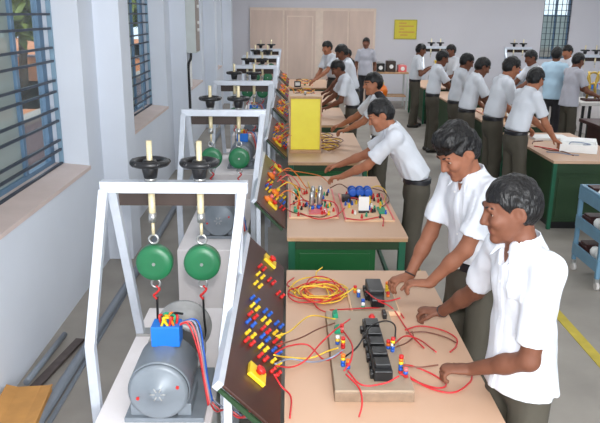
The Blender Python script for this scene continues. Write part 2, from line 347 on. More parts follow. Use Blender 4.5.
# brake belts
bl = MB(); dc = V(-.53, 0, .725)
pts = [(-.65, .905), (-.652, .8)] + [(dc.x+.118*math.cos(a), dc.z+.118*math.sin(a)) for a in np.linspace(PI, 2*PI, 17)] + [(-.418, .8), (-.42, .905)]
vs = []; fs = []
for i, (x, z) in enumerate(pts): vs += [(x, 3.095, z), (x, 3.14, z), (x*1.0+(.004 if x < dc.x else -.004), 3.14, z), (x+(.004 if x < dc.x else -.004), 3.095, z)]
for i in range(len(pts)-1):
    for j in range(4): fs.append((i*4+j, i*4+(j+1) % 4, i*4+4+(j+1) % 4, i*4+4+j))
bl.add(vs, fs, 0, True)
along(solo(bl, 'brake_belt', M['cable'], '', 'belt'), ['dark brake belt looped under the drum of the %s motor' % o for o in ORD], 'brake belts')
# motors
mo = thing('brake_motor', '', 'motor', (-.53, 2.78, .592)); MX, MY, MZ = -.545, 2.54, .725
MB().lathe((MX, MY, MZ), (0, 1, 0), [(.122, .02), (.131, .02), (.132, .03), (.132, .27), (.125, .285), (.09, .31), (.03, .315)], 44).build('housing', M['motor'], mo)
ec = MB().lathe((MX, MY, MZ), (0, 1, 0), [(.02, -.012), (.032, -.012), (.036, -.004), (.11, -.002), (.124, .004), (.128, .022)], 44).build('end_cover', M['motor'], mo)
for k in range(6):
    a = k*PI/3; MB().tube([(MX+.012*math.cos(a), MY-.013, MZ+.012*math.sin(a)), (MX+.032*math.cos(a), MY-.013, MZ+.032*math.sin(a))], .003, 6).build('vent_rib', M['drum'], ec)
for a in (.35, PI+.25): MB().cyl((MX+.088*math.cos(a), MY-.010, MZ+.088*math.sin(a)), (MX+.088*math.cos(a), MY+.002, MZ+.088*math.sin(a)), .007, 10).build('cover_screw', M['red'], ec)
for s_ in (-1, 1): MB().box((MX+s_*.10-.03, MY+.04, .592), (MX+s_*.10+.03, MY+.25, .65)).build('foot', M['motor'], mo, .004)
MB().cyl((MX, 2.85, MZ), (MX, 3.24, MZ), .022, 16).build('shaft', M['steel'], mo)
dr = MB().lathe((dc.x, 2.925, MZ), (0, 1, 0), [(.10, .04), (.112, 0), (.138, 0), (.138, .022), (.113, .026), (.113, .24), (.138, .244), (.138, .268), (.11, .268), (.1, .23)], 40).build('brake_drum', M['drum'], mo)
MB().lathe((dc.x, 2.965, MZ), (0, 1, 0), [(.1, .0), (.1, .05), (.03, .05), (.03, .0)], 32).build('drum_web', M['steel'], dr)
tb = MB().box((-.60, 2.71, .85), (-.475, 2.80, .945)).build('terminal_box', M['brightblue'], mo, .004)
rn = random.Random(3)
for k in range(12):
    x, y = rn.uniform(-.585, -.49), rn.uniform(2.725, 2.785); m_ = ['red', 'yellow', 'blacksteel', 'gplastic', 'orange'][k % 5]
    MB().tube(spline([(x, y, .94), (x+rn.uniform(-.02, .02), y, .98), (x+rn.uniform(-.04, .05), y+.03, .965)], 5), .006, 6).build('lead', M[m_], tb)
for k, m_ in enumerate(['wred', 'pink', 'wgry', 'blue']):
    o = k*.012
    MB().tube(spline([(-.485, 2.74+o, .94), (-.44+o, 2.74+o, .945), (-.395+o*.7, 2.70, .84), (-.372+o*.5, 2.68, .71), (-.35+o*.4, 2.64+o, .605)]), .0042, 6).build('motor_lead', M[m_], mo)
along(mo, ['grey cylindrical motor with blue terminal box, %s in the row' % o for o in ORD], 'brake motors')
# loose leads from motor to panel, nearest machine
for k, m_ in enumerate(['wred', 'pink', 'wgry']):
    o = k*.015
    cord([(-.342+o*.3, 2.655+o, .602), (-.31+o, 2.60+o, .60), (-.26+o, 2.52, .66), (-.2+o, 2.46, .66), (-.15, 2.42+o, .72)], M[m_], '%s lead running from the nearest motor under the brown panel' % ['red', 'pink', 'grey'][k], 'motor leads')

# ---------------------------------------------------------------- sloped brown terminal panels
def panel_pt(u, y, h=0): return V(-.232+.204*u, y, .99-.2*u) + V(.7, 0, .714)*h
NP = V(.7, 0, .714)
def make_panel():
    t = thing('control_panel', '', 'control panel', (-.13, 3.0, .0)); y0, y1 = 2.16, 3.84
    MB().prism([panel_pt(0, y0), panel_pt(1, y0), panel_pt(1, y0, -.012), panel_pt(0, y0, -.012)], (0, y1-y0, 0)).build('board', M['panel'], t, .002)
    MB().prism([panel_pt(-.09, y0-.01, .006), panel_pt(.0, y0-.01, .006), panel_pt(.0, y0-.01, -.03), panel_pt(-.09, y0-.01, -.03)], (0, y1-y0+.02, 0)).build('edge_rail', M['alu'], t)
    MB().prism([panel_pt(.0, y0, -.014), panel_pt(.98, y0, -.014), panel_pt(.98, y0, -.035), panel_pt(.0, y0, -.028)], (0, -.012, 0)).build('end_rail', M['darkgreen'], t)
    for y in (y0+.03, y1-.06):
        MB().box((-.235, y, .0), (-.205, y+.03, .93)).build('post', M['alu'], t)
    POSTS = [(.38, 3.5, 'red'), (.36, 3.37, 'yellow'), (.64, 3.43, 'red'), (.33, 3.23, 'yellow'), (.88, 3.36, 'red'), (.3, 3.03, 'blue'), (.32, 2.95, 'yellow'), (.6, 3.01, 'blue'), (.3, 2.85, 'red'), (.58, 2.91, 'yellow'), (.28, 2.76, 'blue'),
             (.87, 2.99, 'blue'), (.3, 2.66, 'yellow'), (.3, 2.59, 'red'), (.59, 2.82, 'red'), (.59, 2.74, 'blue'), (.57, 2.64, 'yellow'), (.58, 2.56, 'red'), (.85, 2.88, 'yellow'), (.86, 2.8, 'red'), (.84, 2.71, 'blue'), (.84, 2.61, 'yellow'), (.84, 2.53, 'red')]
    for u, y, m_ in POSTS:
        for du, dy, q in ((.05, .004, .80), (-.06, -.006, .72)):
            p = panel_pt(u+du, y+dy); b = MB(); b.cyl(p, p+NP*.012, .0115*q, 12); b.cyl(p+NP*.012, p+NP*.019, .007, 10); b.cyl(p+NP*.019, p+NP*.029, .0105*q, 12); b.build('terminal', M[m_], t)
    for u, y in ((.5, 2.40), (.57, 3.71)):
        sw = MB().prism([panel_pt(u-.15, y-.045, .0), panel_pt(u+.15, y-.045, .0), panel_pt(u+.15, y+.045, 0), panel_pt(u-.15, y+.045, 0)], NP*.018).build('switch_plate', M['yellow'], t, .003)
        p = panel_pt(u, y, .018); MB().lathe(p, NP, [(.014, 0), (.014, .01), (.021, .012), (.021, .022), (.012, .027)], 20).build('push_button', M['red'], sw)
    return t
panels = along(make_panel(), ['sloped dark brown terminal panel along the %s green bench' % o for o in ORD], 'terminal panels')

for k, pn in enumerate(panels[1:]):
    for j, ch in enumerate([c for c in pn.children if c.name.startswith('terminal')]):
        if (j//2) % 2: bpy.data.objects.remove(ch)
# ---------------------------------------------------------------- benches
def bench(x0, x1, y0, y1, label, group, cab, z=.77):
    t = thing('work_bench', label, 'work bench', ((x0+x1)/2, (y0+y1)/2, 0), group)
    MB().box((x0, y0, z-.012), (x1, y1, z)).build('bench_top', M['top'], t, .002)
    MB().box((x0+.002, y0+.002, z-.035), (x1-.002, y1-.002, z-.012)).build('top_edging', M['edge'], t)
    MB().box((x0+.06, y0+.02, z-.1), (x1-.06, y1-.03, z-.0355)).build('apron', M['darkgreen'], t)
    cb = MB().box((x0+.05, y0+.03, .1), (x1-.22, y1-.04, z-.1)).build('cabinet', cab, t, .004)
    MB().box((x0+.09, y0+.022, .14), (x1-.26, y0+.031, z-.13)).build('cabinet_panel', cab, cb, .002)
    MB().box((x0+.05, y0+.05, 0), (x1-.25, y1-.06, .1)).build('kick_base', M['blacksteel'], t)
    for lx in (x0+.01, x1-.06):
        for ly in (y0+.015, y1-.065): MB().box((lx, ly, 0), (lx+.048, ly+.048, z-.035)).build('leg', M['teal'], t, .003)
    MB().box((x1-.055, y0+.065, .25), (x1-.03, y1-.065, .29)).build('rail', M['teal'], t)
    return t
bn = bench(-.015, .83, 2.02, 3.86, '', None, M['cabgreen'])
BENCHL = ['nearest bench, beige top with a coil of yellow wires, beside the two close students', 'second green bench, with two crowded trainer boards on top', 'third green bench, with the tall yellow box on top',
          'fourth bench of the left row, behind the yellow box', 'fifth bench of the left row, cluttered with brown kits', 'last bench of the left row, before the plywood partition']
along(bn, BENCHL, 'left row of benches')
def bench_r(y0, label):
    x0, x1, y1, z = 2.83, 3.72, y0+1.83, .77
    t = thing('work_bench', label, 'work bench', ((x0+x1)/2, (y0+y1)/2, 0), 'right row of benches')
    MB().box((x0, y0, z-.03), (x1, y1, z)).build('bench_top', M['top'], t, .002)
    MB().box((x0+.02, y0+.02, z-.14), (x1-.02, y1-.02, z-.03)).build('apron', M['darkgreen'], t)
    cb = MB().box((x0+.03, y0+.03, .08), (x1-.03, y1-.03, z-.14)).build('cabinet', M['darkgreen'], t, .004)
    MB().box((x0+.08, y0+.022, .12), (x1-.08, y0+.031, z-.18)).build('cabinet_panel', M['darkgreen'], cb, .003)
    MB().box((x0+.06, y0+.05, 0), (x1-.06, y1-.05, .08)).build('kick_base', M['blacksteel'], t)
    for lx in (x0+.005, x1-.045):
        for ly in (y0+.005, y1-.045): MB().box((lx, ly, 0), (lx+.04, ly+.04, z-.03)).build('corner_post', M['teal'], t, .003)
    return t
rb = bench_r(7.12, 'dark green bench nearest on the right row, carrying the white box')
for k, l in enumerate(['second dark green bench of the right row, behind the white box', 'third dark green bench of the right row', 'farthest dark green bench of the right row, by the student holding a meter']): dup(rb, (0, PIT*(k+1), 0), l, 'right row of benches')

# ---------------------------------------------------------------- people: smooth implicit surfaces, meshed by surface nets
def nv(*a): return np.array(a, float)
def unit(v): return v/np.linalg.norm(v)
class Sdf:
    def __init__(s, lo, hi, h):
        s.lo = np.array(lo); s.h = h; s.n = np.maximum(3, np.ceil((np.array(hi)-s.lo)/h).astype(int)+1); s.F = np.full(s.n, .5, np.float32)
    def sub(s, lo, hi):
        a = np.clip(np.floor((lo-s.lo)/s.h).astype(int), 0, s.n-1); b = np.clip(np.ceil((hi-s.lo)/s.h).astype(int)+1, a+1, s.n)
        sl = tuple(slice(a[i], b[i]) for i in range(3)); g = [(s.lo[i]+np.arange(a[i], b[i])*s.h) for i in range(3)]
        return sl, g[0][:, None, None], g[1][None, :, None], g[2][None, None, :]
    def put(s, sl, d, k, mode):
        A = s.F[sl]; d = d.astype(np.float32)
        if mode == 'add': h = np.clip(.5+.5*(A-d)/k, 0, 1); s.F[sl] = A*(1-h)+d*h-k*h*(1-h)
        elif mode == 'cut': h = np.clip(.5-.5*(A+d)/k, 0, 1); s.F[sl] = A*(1-h)-d*h+k*h*(1-h)
    def cone(s, a, b, ra, rb, k=.02, side=None, flat=1., cap=(0, 0), mode='add'):
        a, b = np.array(a, float), np.array(b, float); R = max(ra, rb)*max(1, flat)+k+3*s.h
        sl, x, y, z = s.sub(np.minimum(a, b)-R, np.maximum(a, b)+R); L = np.linalg.norm(b-a)+1e-9; t = (b-a)/L
        sd = np.array(side, float) if side is not None else (nv(0, 0, 1) if abs(t[2]) < .9 else nv(1, 0, 0))
        sd = unit(sd-t*(sd@t)); n = np.cross(t, sd)
        px, py, pz = x-a[0], y-a[1], z-a[2]
        X = px*t[0]+py*t[1]+pz*t[2]; Yc = px*sd[0]+py*sd[1]+pz*sd[2]; Z = (px*n[0]+py*n[1]+pz*n[2])/flat
        q = np.clip(X/L, 0, 1); d = (np.sqrt((X-q*L)**2+Yc**2+Z**2)-(ra+(rb-ra)*q))*(.5+.5*min(flat, 1))
        if cap[0]: d = np.maximum(d, -X)
        if cap[1]: d = np.maximum(d, X-L)
        s.put(sl, d, k, mode)
    def ell(s, c, ax, r, k=.02, mode='add'):
        c = np.array(c); R = max(r)+k+3*s.h; sl, x, y, z = s.sub(c-R, c+R); px, py, pz = x-c[0], y-c[1], z-c[2]; k0 = 0; k1 = 0
        for i in range(3):
            q = (px*ax[i][0]+py*ax[i][1]+pz*ax[i][2])/r[i]; k0 = k0+q*q; k1 = k1+(q/r[i])**2
        k0 = np.sqrt(k0); s.put(sl, k0*(k0-1)/(np.sqrt(k1)+1e-9), k, mode)
    def half(s, p, n, k=.004):        # keep the side n points to
        sl, x, y, z = s.sub(s.lo, s.lo+s.n*s.h); d = (x-p[0])*n[0]+(y-p[1])*n[1]+(z-p[2])*n[2]; s.F = np.maximum(s.F, -d.astype(np.float32))
    def noise(s, c, ax, amp, freq, seed):
        rn = np.random.RandomState(seed); sl, x, y, z = s.sub(s.lo, s.lo+s.n*s.h); px, py, pz = x-c[0], y-c[1], z-c[2]
        q = [px*a[0]+py*a[1]+pz*a[2] for a in ax]; w = 0
        for i in range(5):
            f = rn.uniform(-1, 1, 3)*np.array(freq)*(1+.5*i); w = w+np.sin(q[0]*f[0]+q[1]*f[1]+q[2]*f[2]+rn.uniform(0, 6)+1.3*np.sin(q[2]*freq[2]*.8+i))/(1+.3*i)
        s.F = s.F+(amp*w/2.2).astype(np.float32)
    def mesh(s):
        F = s.F; F[0] = F[-1] = .1; F[:, 0] = F[:, -1] = .1; F[:, :, 0] = F[:, :, -1] = .1
        ins = F < 0; n = s.n; cs = [ins[dx:n[0]-1+dx, dy:n[1]-1+dy, dz:n[2]-1+dz] for dx in (0, 1) for dy in (0, 1) for dz in (0, 1)]
        anyi = np.zeros(cs[0].shape, bool); alli = np.ones(cs[0].shape, bool)
        for c in cs: anyi |= c; alli &= c
        idx = np.argwhere(anyi & ~alli); m = len(idx); vid = -np.ones(cs[0].shape, np.int32); vid[tuple(idx.T)] = np.arange(m)
        cor = [(dx, dy, dz) for dx in (0, 1) for dy in (0, 1) for dz in (0, 1)]; fv = np.array([F[tuple((idx+np.array(c)).T)] for c in cor])
        P = np.zeros((m, 3)); W = np.zeros(m)
        for a in range(8):
            for b in range(a+1, 8):
                ca, cb = np.array(cor[a]), np.array(cor[b])
                if abs(ca-cb).sum() != 1: continue
                mk = (fv[a] < 0) != (fv[b] < 0); t = np.where(mk, fv[a]/np.where(mk, fv[a]-fv[b], 1), 0); P += np.where(mk[:, None], ca+t[:, None]*(cb-ca), 0); W += mk
        P = s.lo+(idx+P/W[:, None])*s.h; Q = []
        for ax in range(3):
            o1, o2 = (ax+1) % 3, (ax+2) % 3; A = np.take(ins, range(n[ax]-1), ax); B = np.take(ins, range(1, n[ax]), ax); e = np.argwhere(A != B)
            e = e[(e[:, o1] > 0) & (e[:, o2] > 0) & (e[:, o1] < n[o1]-1) & (e[:, o2] < n[o2]-1)]
            def cell(d1, d2): q = e.copy(); q[:, o1] += d1; q[:, o2] += d2; return vid[tuple(q.T)]
            f = np.stack([cell(-1, -1), cell(0, -1), cell(0, 0), cell(-1, 0)], 1); fl = ~A[tuple(e.T)]; f[fl] = f[fl][:, ::-1]; Q.append(f)
        Q = np.concatenate(Q); return P, Q[(Q >= 0).all(1)]
def mesh_obj(name, P, Q, mats, parent, mi=None):
    off = np.array(origin_of(parent)); me = bpy.data.meshes.new(name); me.from_pydata((P-off).tolist(), [], Q.tolist())
    for m in mats: me.materials.append(m)
    me.polygons.foreach_set('use_smooth', [True]*len(Q))
    if mi is not None: me.polygons.foreach_set('material_index', mi.astype(np.int32))
    o = bpy.data.objects.new(name, me); C.objects.link(o); o.parent = parent; return o

def person(label, X, Y, deg, lw, rw, H=1.70, lean=8, hyaw=0, hpitch=20, h=.008, skin=0, shirt='shirt', pants='trouser', tucked=True, group=None, seed=1,
           lhint=None, rhint=None, curl=34, lcurl=None, ldir=None, rdir=None, quiff=0, band='', twist=0, stance=0, fat=1.0, jacket=None, hroll=0, arm=1.0, slv=.74, hv=1.0, hairn=.0035):
    s = H/1.70; a = math.radians(deg); f = nv(math.cos(a), math.sin(a), 0); u = nv(0, 0, 1)
    a2 = a+math.radians(twist); f2 = nv(math.cos(a2), math.sin(a2), 0); l2 = nv(-f2[1], f2[0], 0); l = nv(-f[1], f[0], 0)
    La = math.radians(lean); d = math.cos(La)*u+math.sin(La)*f2; cf = np.cross(l2, d)
    cf = cf if cf@f2 > 0 else -cf
    pc = nv(X, Y, .93*s); dm = unit(u+d); W = pc+.11*s*dm; Ch = W+.25*s*d; N = Ch+.15*s*d
    ay = a2+math.radians(hyaw); hf0 = nv(math.cos(ay), math.sin(ay), 0); hl = nv(-hf0[1], hf0[0], 0); hp = math.radians(hpitch)
    hu = math.cos(hp)*u+math.sin(hp)*hf0; hf = math.cos(hp)*hf0-math.sin(hp)*u
    if hroll: r_ = math.radians(hroll); hl, hu = math.cos(r_)*hl+math.sin(r_)*hu, math.cos(r_)*hu-math.sin(r_)*hl
    nd = unit(d+.35*hu+.12*f2); HC = N+.075*s*nd+.068*s*hu+.022*s*hf
    SL, SR = N-.055*s*d+.155*s*l2, N-.055*s*d-.155*s*l2
    T = thing('person', label, 'person', (X, Y, 0), group)
    L1, L2 = .312*s*arm, .25*s*arm
    def ik(Sh, Wt, hint):
        Wt = np.array(Wt, float); v = Wt-Sh; D = np.linalg.norm(v); mx = (L1+L2)*.985
        if D > mx: Wt = Sh+v/D*mx; D = mx
        t = (Wt-Sh)/D; x = (L1*L1-L2*L2+D*D)/(2*D); y = math.sqrt(max(L1*L1-x*x, 0)); hn = hint-t*(hint@t); return Sh+t*x+unit(hn)*y, Wt
    EL, WL = ik(SL, lw, np.array(lhint, float) if lhint else -u*.8+l2*.45-f2*.35)
    ER, WR = ik(SR, rw, np.array(rhint, float) if rhint else -u*.8-l2*.45-f2*.35)
    for sh, wt, nm in ((SL, lw, 'L'), (SR, rw, 'R')):
        pass
    hips = [pc+.085*s*l-.02*u, pc-.085*s*l-.02*u]; st = stance*s
    knees = [nv(X, Y, .49*s)+.095*s*l+f*(.03+st*.5), nv(X, Y, .49*s)-.095*s*l+f*(.03-st*.5)]
    ank = [nv(X, Y, .085*s)+.10*s*l+f*st, nv(X, Y, .085*s)-.10*s*l-f*st]
    pts = np.array([pc, N, HC+.15*hu, HC+.14*hf, HC-.14*hf, SL, SR, EL, ER, WL+.2*(unit(WL-EL)), WR+.2*unit(WR-ER)]+hips+knees+ank)
    # body
    B = Sdf(pts.min(0)-.14, pts.max(0)+.12, h); near = h <= .0065
    B.cone(pc, W, .115*s, .105*s, .05, l2, .68); B.cone(W, Ch, .105*s, .125*s, .05, l2, .62); B.cone(Ch, N-.05*s*d, .125*s, .09*s, .05, l2, .6)
    B.cone(SL-l2*.02, SR+l2*.02, .045*s, .045*s, .05)
    for i in (0, 1): B.cone(hips[i]*.8+pc*.2, knees[i], .055*s, .045*s, .04); B.cone(knees[i], ank[i], .05*s, .034*s, .02); B.cone(ank[i], ank[i]+f*.09-u*.04, .034*s, .026*s, .02)
    B.cone(N-.05*s*d, HC-.05*s*hu-.022*s*hf, .056*s, .05*s, .03)
    def hd(x, y, z): return HC+s*(x*hf+y*hl+z*hu)
    ax = (hf, hl, hu)
    B.ell(hd(-.012, 0, .032), ax, (.094*s, .074*s, .088*s), .02); B.ell(hd(.032, 0, -.03), ax, (.060*s, .058*s, .078*s), .03)
    B.cone(hd(.02, 0, -.05), hd(.062, 0, -.092), .050*s, .026*s, .03); 
    for y in (-1, 1): B.cone(hd(0, y*.052, -.03), hd(.04, y*.032, -.085), .022*s, .018*s, .025); B.ell(hd(.068, y*.038, -.022), ax, (.024*s, .024*s, .022*s), .02)
    if h <= .009:
        for y in (-1, 1): B.ell(hd(.098, y*.033, .012), ax, (.02*s, .021*s, .014*s), .012, 'cut')
        B.cone(hd(.084, -.04, .032), hd(.084, .04, .032), .010*s, .010*s, .015)
        for y in (-1, 1): B.ell(hd(.069, y*.033, .011), ax, (.0145*s,)*3, .006)
    B.cone(hd(.088, 0, .018), hd(.110, 0, -.024), .009*s, .0125*s, .012)
    for y in (-1, 1): B.ell(hd(.096, y*.0135, -.03), ax, (.012*s, .009*s, .009*s), .008)
    B.cone(hd(.086, -.02, -.054), hd(.086, .02, -.054), .0075*s, .0075*s, .008); B.cone(hd(.084, -.017, -.067), hd(.084, .017, -.067), .0085*s, .0085*s, .008)
    B.ell(hd(.078, 0, -.1), ax, (.018*s, .02*s, .016*s), .015)
    for y in (-1, 1):
        B.ell(hd(-.012, y*.077, -.004), (unit(hf-.35*y*hl), unit(hl+.35*y*hf), unit(hu-.15*hf)), (.02*s, .009*s, .033*s), .008)
        if near: B.ell(hd(-.004, y*.086, .0), ax, (.010*s, .006*s, .017*s), .005, 'cut')
    hands = []
    for E_, W_, Sh, sg, hdr in ((EL, WL, SL, 1, ldir), (ER, WR, SR, -1, rdir)):
        B.cone(Sh, E_, .048*s, .038*s, .03); B.cone(E_, E_+(W_-E_)*.4, .039*s, .037*s, .02); B.cone(E_+(W_-E_)*.35, W_, .037*s, .025*s, .02)
        dd = unit(W_-E_); dr = unit(np.array(hdr, float)) if hdr else unit(dd*nv(1, 1, .45))
        n = -u - dr*(-u@dr); n = unit(n) if np.linalg.norm(n) > .2 else unit(f2-dr*(f2@dr)); t = np.cross(n, dr)*sg
        cu = lcurl if (sg == 1 and lcurl is not None) else curl
        if h > .0095: B.cone(W_, W_+dr*.085, .028*s, .036*s, .02, t, .55); B.cone(W_+dr*.08, W_+dr*.145+n*.03, .034*s, .024*s, .02, t, .5)
        else:
            B.cone(W_-dr*.01, W_+dr*.035, .024*s, .030*s, .015, t, .62); B.cone(W_+dr*.03, W_+dr*.078, .031*s, .036*s, .015, t, .44)
            fr_ = max(.0085, h*1.35)
            for off, ln in ((.030, .072), (.010, .082), (-.010, .076), (-.029, .060)):
                p = W_+s*(dr*.080+t*off); spread = unit(dr+t*off*2.5)
                ang = 0
                for c_, q in ((.7, .44), (1.0, .32), (.8, .24)):
                    ang += math.radians(cu*c_); v = math.cos(ang)*spread+math.sin(ang)*n; p2 = p+v*ln*q*s; B.cone(p, p2, fr_*s, fr_*.92*s, .004); p = p2
            p = W_+s*(dr*.022+t*.020); v = unit(dr*.65+t*.7+n*.3); p2 = p+v*.046*s; B.cone(p, p2, .0125*s, .0105*s, .010); v = unit(dr*.85+t*.1+n*.55); B.cone(p2, p2+v*.034*s, .0100*s, .0088*s, .004)
    P, Q = B.mesh(); mi = np.zeros(len(Q), int)
    if h <= .009:
        c = P[Q].mean(1); q = (c-HC)/s; x, y, z = q@hf, q@hl, q@hu; ay_ = np.abs(y)
        e = np.sqrt((x-.069)**2+(ay_-.033)**2+(z-.011)**2); open_ = (e < .0175) & (x > .074) & (z < .0100) & (z > .0035) & (ay_ > .021) & (ay_ < .044); mi[open_] = 1
        mi[open_ & (np.abs(ay_-.0325) < .0082)] = 2
        mi[(x > .07) & (ay_ < .023) & (z < -.048) & (z > -.074) & (x+.12*ay_ > .0865) & (np.abs(z+.0605) < .014-.35*ay_)] = 3
        if not near: mi[(x > .055) & (ay_ > .014) & (ay_ < .056) & (np.abs(z-.0345+.12*np.abs(ay_-.03)) < .0052)] = 4
    body = mesh_obj('body', P, Q, [SK[skin], M['eyewhite'], M['iris'], M['lip'], M['hair']], T, mi)
    if near:
        for sg in (-1, 1): MB().tube(spline([hd(.092, sg*.013, .031), hd(.0925, sg*.024, .036), hd(.087, sg*.038, .0375), hd(.074, sg*.052, .032)], 5), [.002]+[.0042]*13+[.003, .0015], 8).build('eyebrow', M['hair'], T)
    # hair
    r = .12*s; K = Sdf(HC+.035*s*hu-r-.04, HC+.035*s*hu+r+.05, min(h, .007))
    e_ = .010*hv; K.ell(hd(-.013, 0, .034), ax, ((.095+e_)*s, (.075+e_)*s, (.089+e_)*s), .02); K.ell(hd(-.035, 0, .0), ax, ((.073+e_)*s, (.070+e_)*s, (.077+e_)*s), .03)
    if quiff:
        for y, x in ((-.03, .035), (.0, .04), (.035, .03), (.03, -.01), (-.03, -.03), (0, -.05)): K.ell(hd(x, y, .098), ax, (.045*s, .04*s, .025*s+quiff*.5), .03)
    K.noise(HC, ax, hairn, (75, 115, 70), seed)
    n1 = unit(-.80*hf+.60*hu); p1 = hd(.078, 0, .073); sl, x, y, z = K.sub(K.lo, K.lo+K.n*K.h)
    q1 = (x-p1[0])*n1[0]+(y-p1[1])*n1[1]+(z-p1[2])*n1[2]; zz = (x-HC[0])*hu[0]+(y-HC[1])*hu[1]+(z-HC[2])*hu[2]
    yy = (x-HC[0])*hl[0]+(y-HC[1])*hl[1]+(z-HC[2])*hl[2]; q1 = q1+.0045*np.sin(95*yy+seed)+.003*np.sin(210*yy)-.010*np.clip(1-np.abs(np.abs(yy)-.05)/.03, 0, 1)
    K.F = np.maximum(K.F, -np.maximum(q1, .5*(zz-.050*s)).astype(np.float32)); K.F = np.maximum(K.F, -(zz+.085*s).astype(np.float32))
    for y in (-1, 1): K.ell(hd(.002, y*.085, -.008), ax, (.026*s, .03*s, .034*s), .006, 'cut')
    P, Q = K.mesh(); mesh_obj('hair', P, Q, [M['hair']], T)
    # shirt
    A = Sdf(pts.min(0)-.14, pts.max(0)+.12, max(h, .006) if near else h*1.15); wv = fat
    base = pc+.06*s*u if tucked else pc-.085*s*u
    A.cone(base, W+.02*s*d, (.150 if tucked else .186)*s*wv, .150*s*wv, .04, l2, (.72 if tucked else .78), (1, 0)); A.cone(W, Ch, .148*s*wv, .152*s*wv, .05, l2, .68); A.cone(Ch, N-.055*s*d, .152*s*wv, .105*s, .05, l2, .62)
    A.cone(SL-l2*.01, SR+l2*.01, .054*s, .054*s, .05); A.cone(N-.06*s*d, N+.01*s*d, .085*s, .066*s, .03, None, 1, (0, 1))
    for E_, Sh in ((EL, SL), (ER, SR)):
        v = E_-Sh; ln = slv; A.cone(Sh, Sh+v*ln, .056*s, .068*s, .035, None, 1, (0, 1))
    A.noise(Ch, (l2, cf, d), .0045 if near else .004, (50, 50, 18), seed+5)
    if h <= .009: A.ell(N+.075*s*cf+.005*s*d, (cf, l2, d), (.05*s, .026*s, .075*s), .006, 'cut')
    if not tucked: A.half(base, u)
    else: A.half(pc+.056*s*u, u)
    P, Q = A.mesh()
    if near:
        q = P-Ch; a_, b_, c_ = q@l2, q@cf, q@d; nr = np.zeros_like(P); fn = np.cross(P[Q[:, 1]]-P[Q[:, 0]], P[Q[:, 2]]-P[Q[:, 0]])
        for j in range(4): np.add.at(nr, Q[:, j], fn)
        nr /= np.linalg.norm(nr, axis=1)[:, None]+1e-9; fr2 = nr@cf > .3
        P = P+nr*(.0035*(fr2 & (np.abs(a_) < .017)) + .004*(fr2 & (a_ > .045) & (a_ < .125) & (c_ > -.03) & (c_ < .085)))[:, None]
    so = mesh_obj('shirt', P, Q, [M[shirt]], T)
    if h <= .009:
        K = Sdf(N-.13*s, N+.13*s, .005); t0 = N-.012*s*d
        K.cone(t0, N+.035*s*nd, .083*s, .068*s, .004, None, 1, (1, 1)); K.cone(N-.03*s*d, N+.07*s*nd, .073*s, .060*s, .002, None, 1, (0, 0), 'cut')
        K.ell(N+.085*s*f2+.025*s*u, (f2, l2, u), (.05*s, .032*s, .06*s), .003, 'cut'); P, Q = K.mesh()
        if len(Q): mesh_obj('collar', P, Q, [M[shirt]], so)
        K = Sdf(N-.16*s, N+.13*s, .005)
        for y in (-1, 1): K.cone(N+s*(.012*d+.062*cf+y*.035*l2), N+s*(-.045*d+.100*cf+y*.062*l2), .022*s, .008*s, .004, l2, .35)
        P, Q = K.mesh()
        if len(Q): mesh_obj('collar_point', P, Q, [M[shirt]], so)
    if near:
        for k in range(5):
            p = Ch+s*(.09-.075*k)*d; rr = .152*.68*s*wv
            mb_ = MB(); b0 = Vector(p+cf*(rr+.002)); mb_.cyl(b0, b0+Vector(cf)*.004, .0055, 10); mb_.build('button', M['white'], so)
    # trousers, belt, shoes
    Tr = Sdf(np.min([*hips, *knees, *ank], 0)-.16, np.max([*hips, *knees, *ank], 0)+nv(.16, .16, .16), max(h, .008)*1.1)
    wv = wv if tucked else wv*.88; Tr.cone(pc+.05*s*u, pc-.07*s*u, .141*s*wv, .150*s*wv, .03, l, .75, (1, 0))
    for i in (0, 1): Tr.cone(hips[i]-.03*u, knees[i], (.086 if tucked else .076)*s, .074*s, .03); Tr.cone(knees[i], ank[i]+.0*u, .074*s, .066*s, .03, None, 1, (0, 0))
    Tr.noise(pc, (l, f, u), .0035, (30, 30, 14), seed+9); Tr.half(nv(X, Y, .045), u); Tr.half(pc+.05*s*u, -u)
    P, Q = Tr.mesh(); mesh_obj('trousers', P, Q, [M[pants]], T)
    if tucked:
        K = Sdf(pc-.2*s, pc+.2*s, min(h, .007)); K.cone(pc+.008*s*u, pc+.052*s*u, .152*s*wv, .152*s*wv, .005, l, .76, (1, 1)); P, Q = K.mesh(); bo = mesh_obj('belt', P, Q, [M['belt']], T)
        if h <= .009: p = pc+f*.119*s*wv; MB().box(Vector(p)+V(-.012, -.012, .018), Vector(p)+V(.012, .012, .05)).build('buckle', M['steel'], bo, .003)
    for i in (0, 1):
        K = Sdf(ank[i]-nv(.22, .22, .1), ank[i]+nv(.22, .22, .06), .009); g_ = nv(ank[i][0], ank[i][1], .035); K.cone(g_-f*.05, g_+f*.12, .040*s, .040*s, .01, l, .9); K.cone(g_-f*.04+.01*u, g_+.02*u, .036*s, .036*s, .02); K.half(nv(0, 0, .002), u)
        P, Q = K.mesh(); mesh_obj('shoe', P, Q, [M['shoe']], T)
    for c_, E_, W_ in (('L', EL, WL), ('R', ER, WR)):
        if c_ in band: MB().torus(Vector(W_-unit(W_-E_)*.012), Vector(W_-E_), .0265*s, .0045, 20, 8).build('wrist_band', M['band'], T)
    if jacket: jacket(T, dict(SL=SL, SR=SR, Ch=Ch, N=N, d=d, cf=cf, l2=l2, s=s))
    return T, dict(HC=HC, WL=WL, WR=WR, EL=EL, ER=ER, SL=SL, SR=SR)

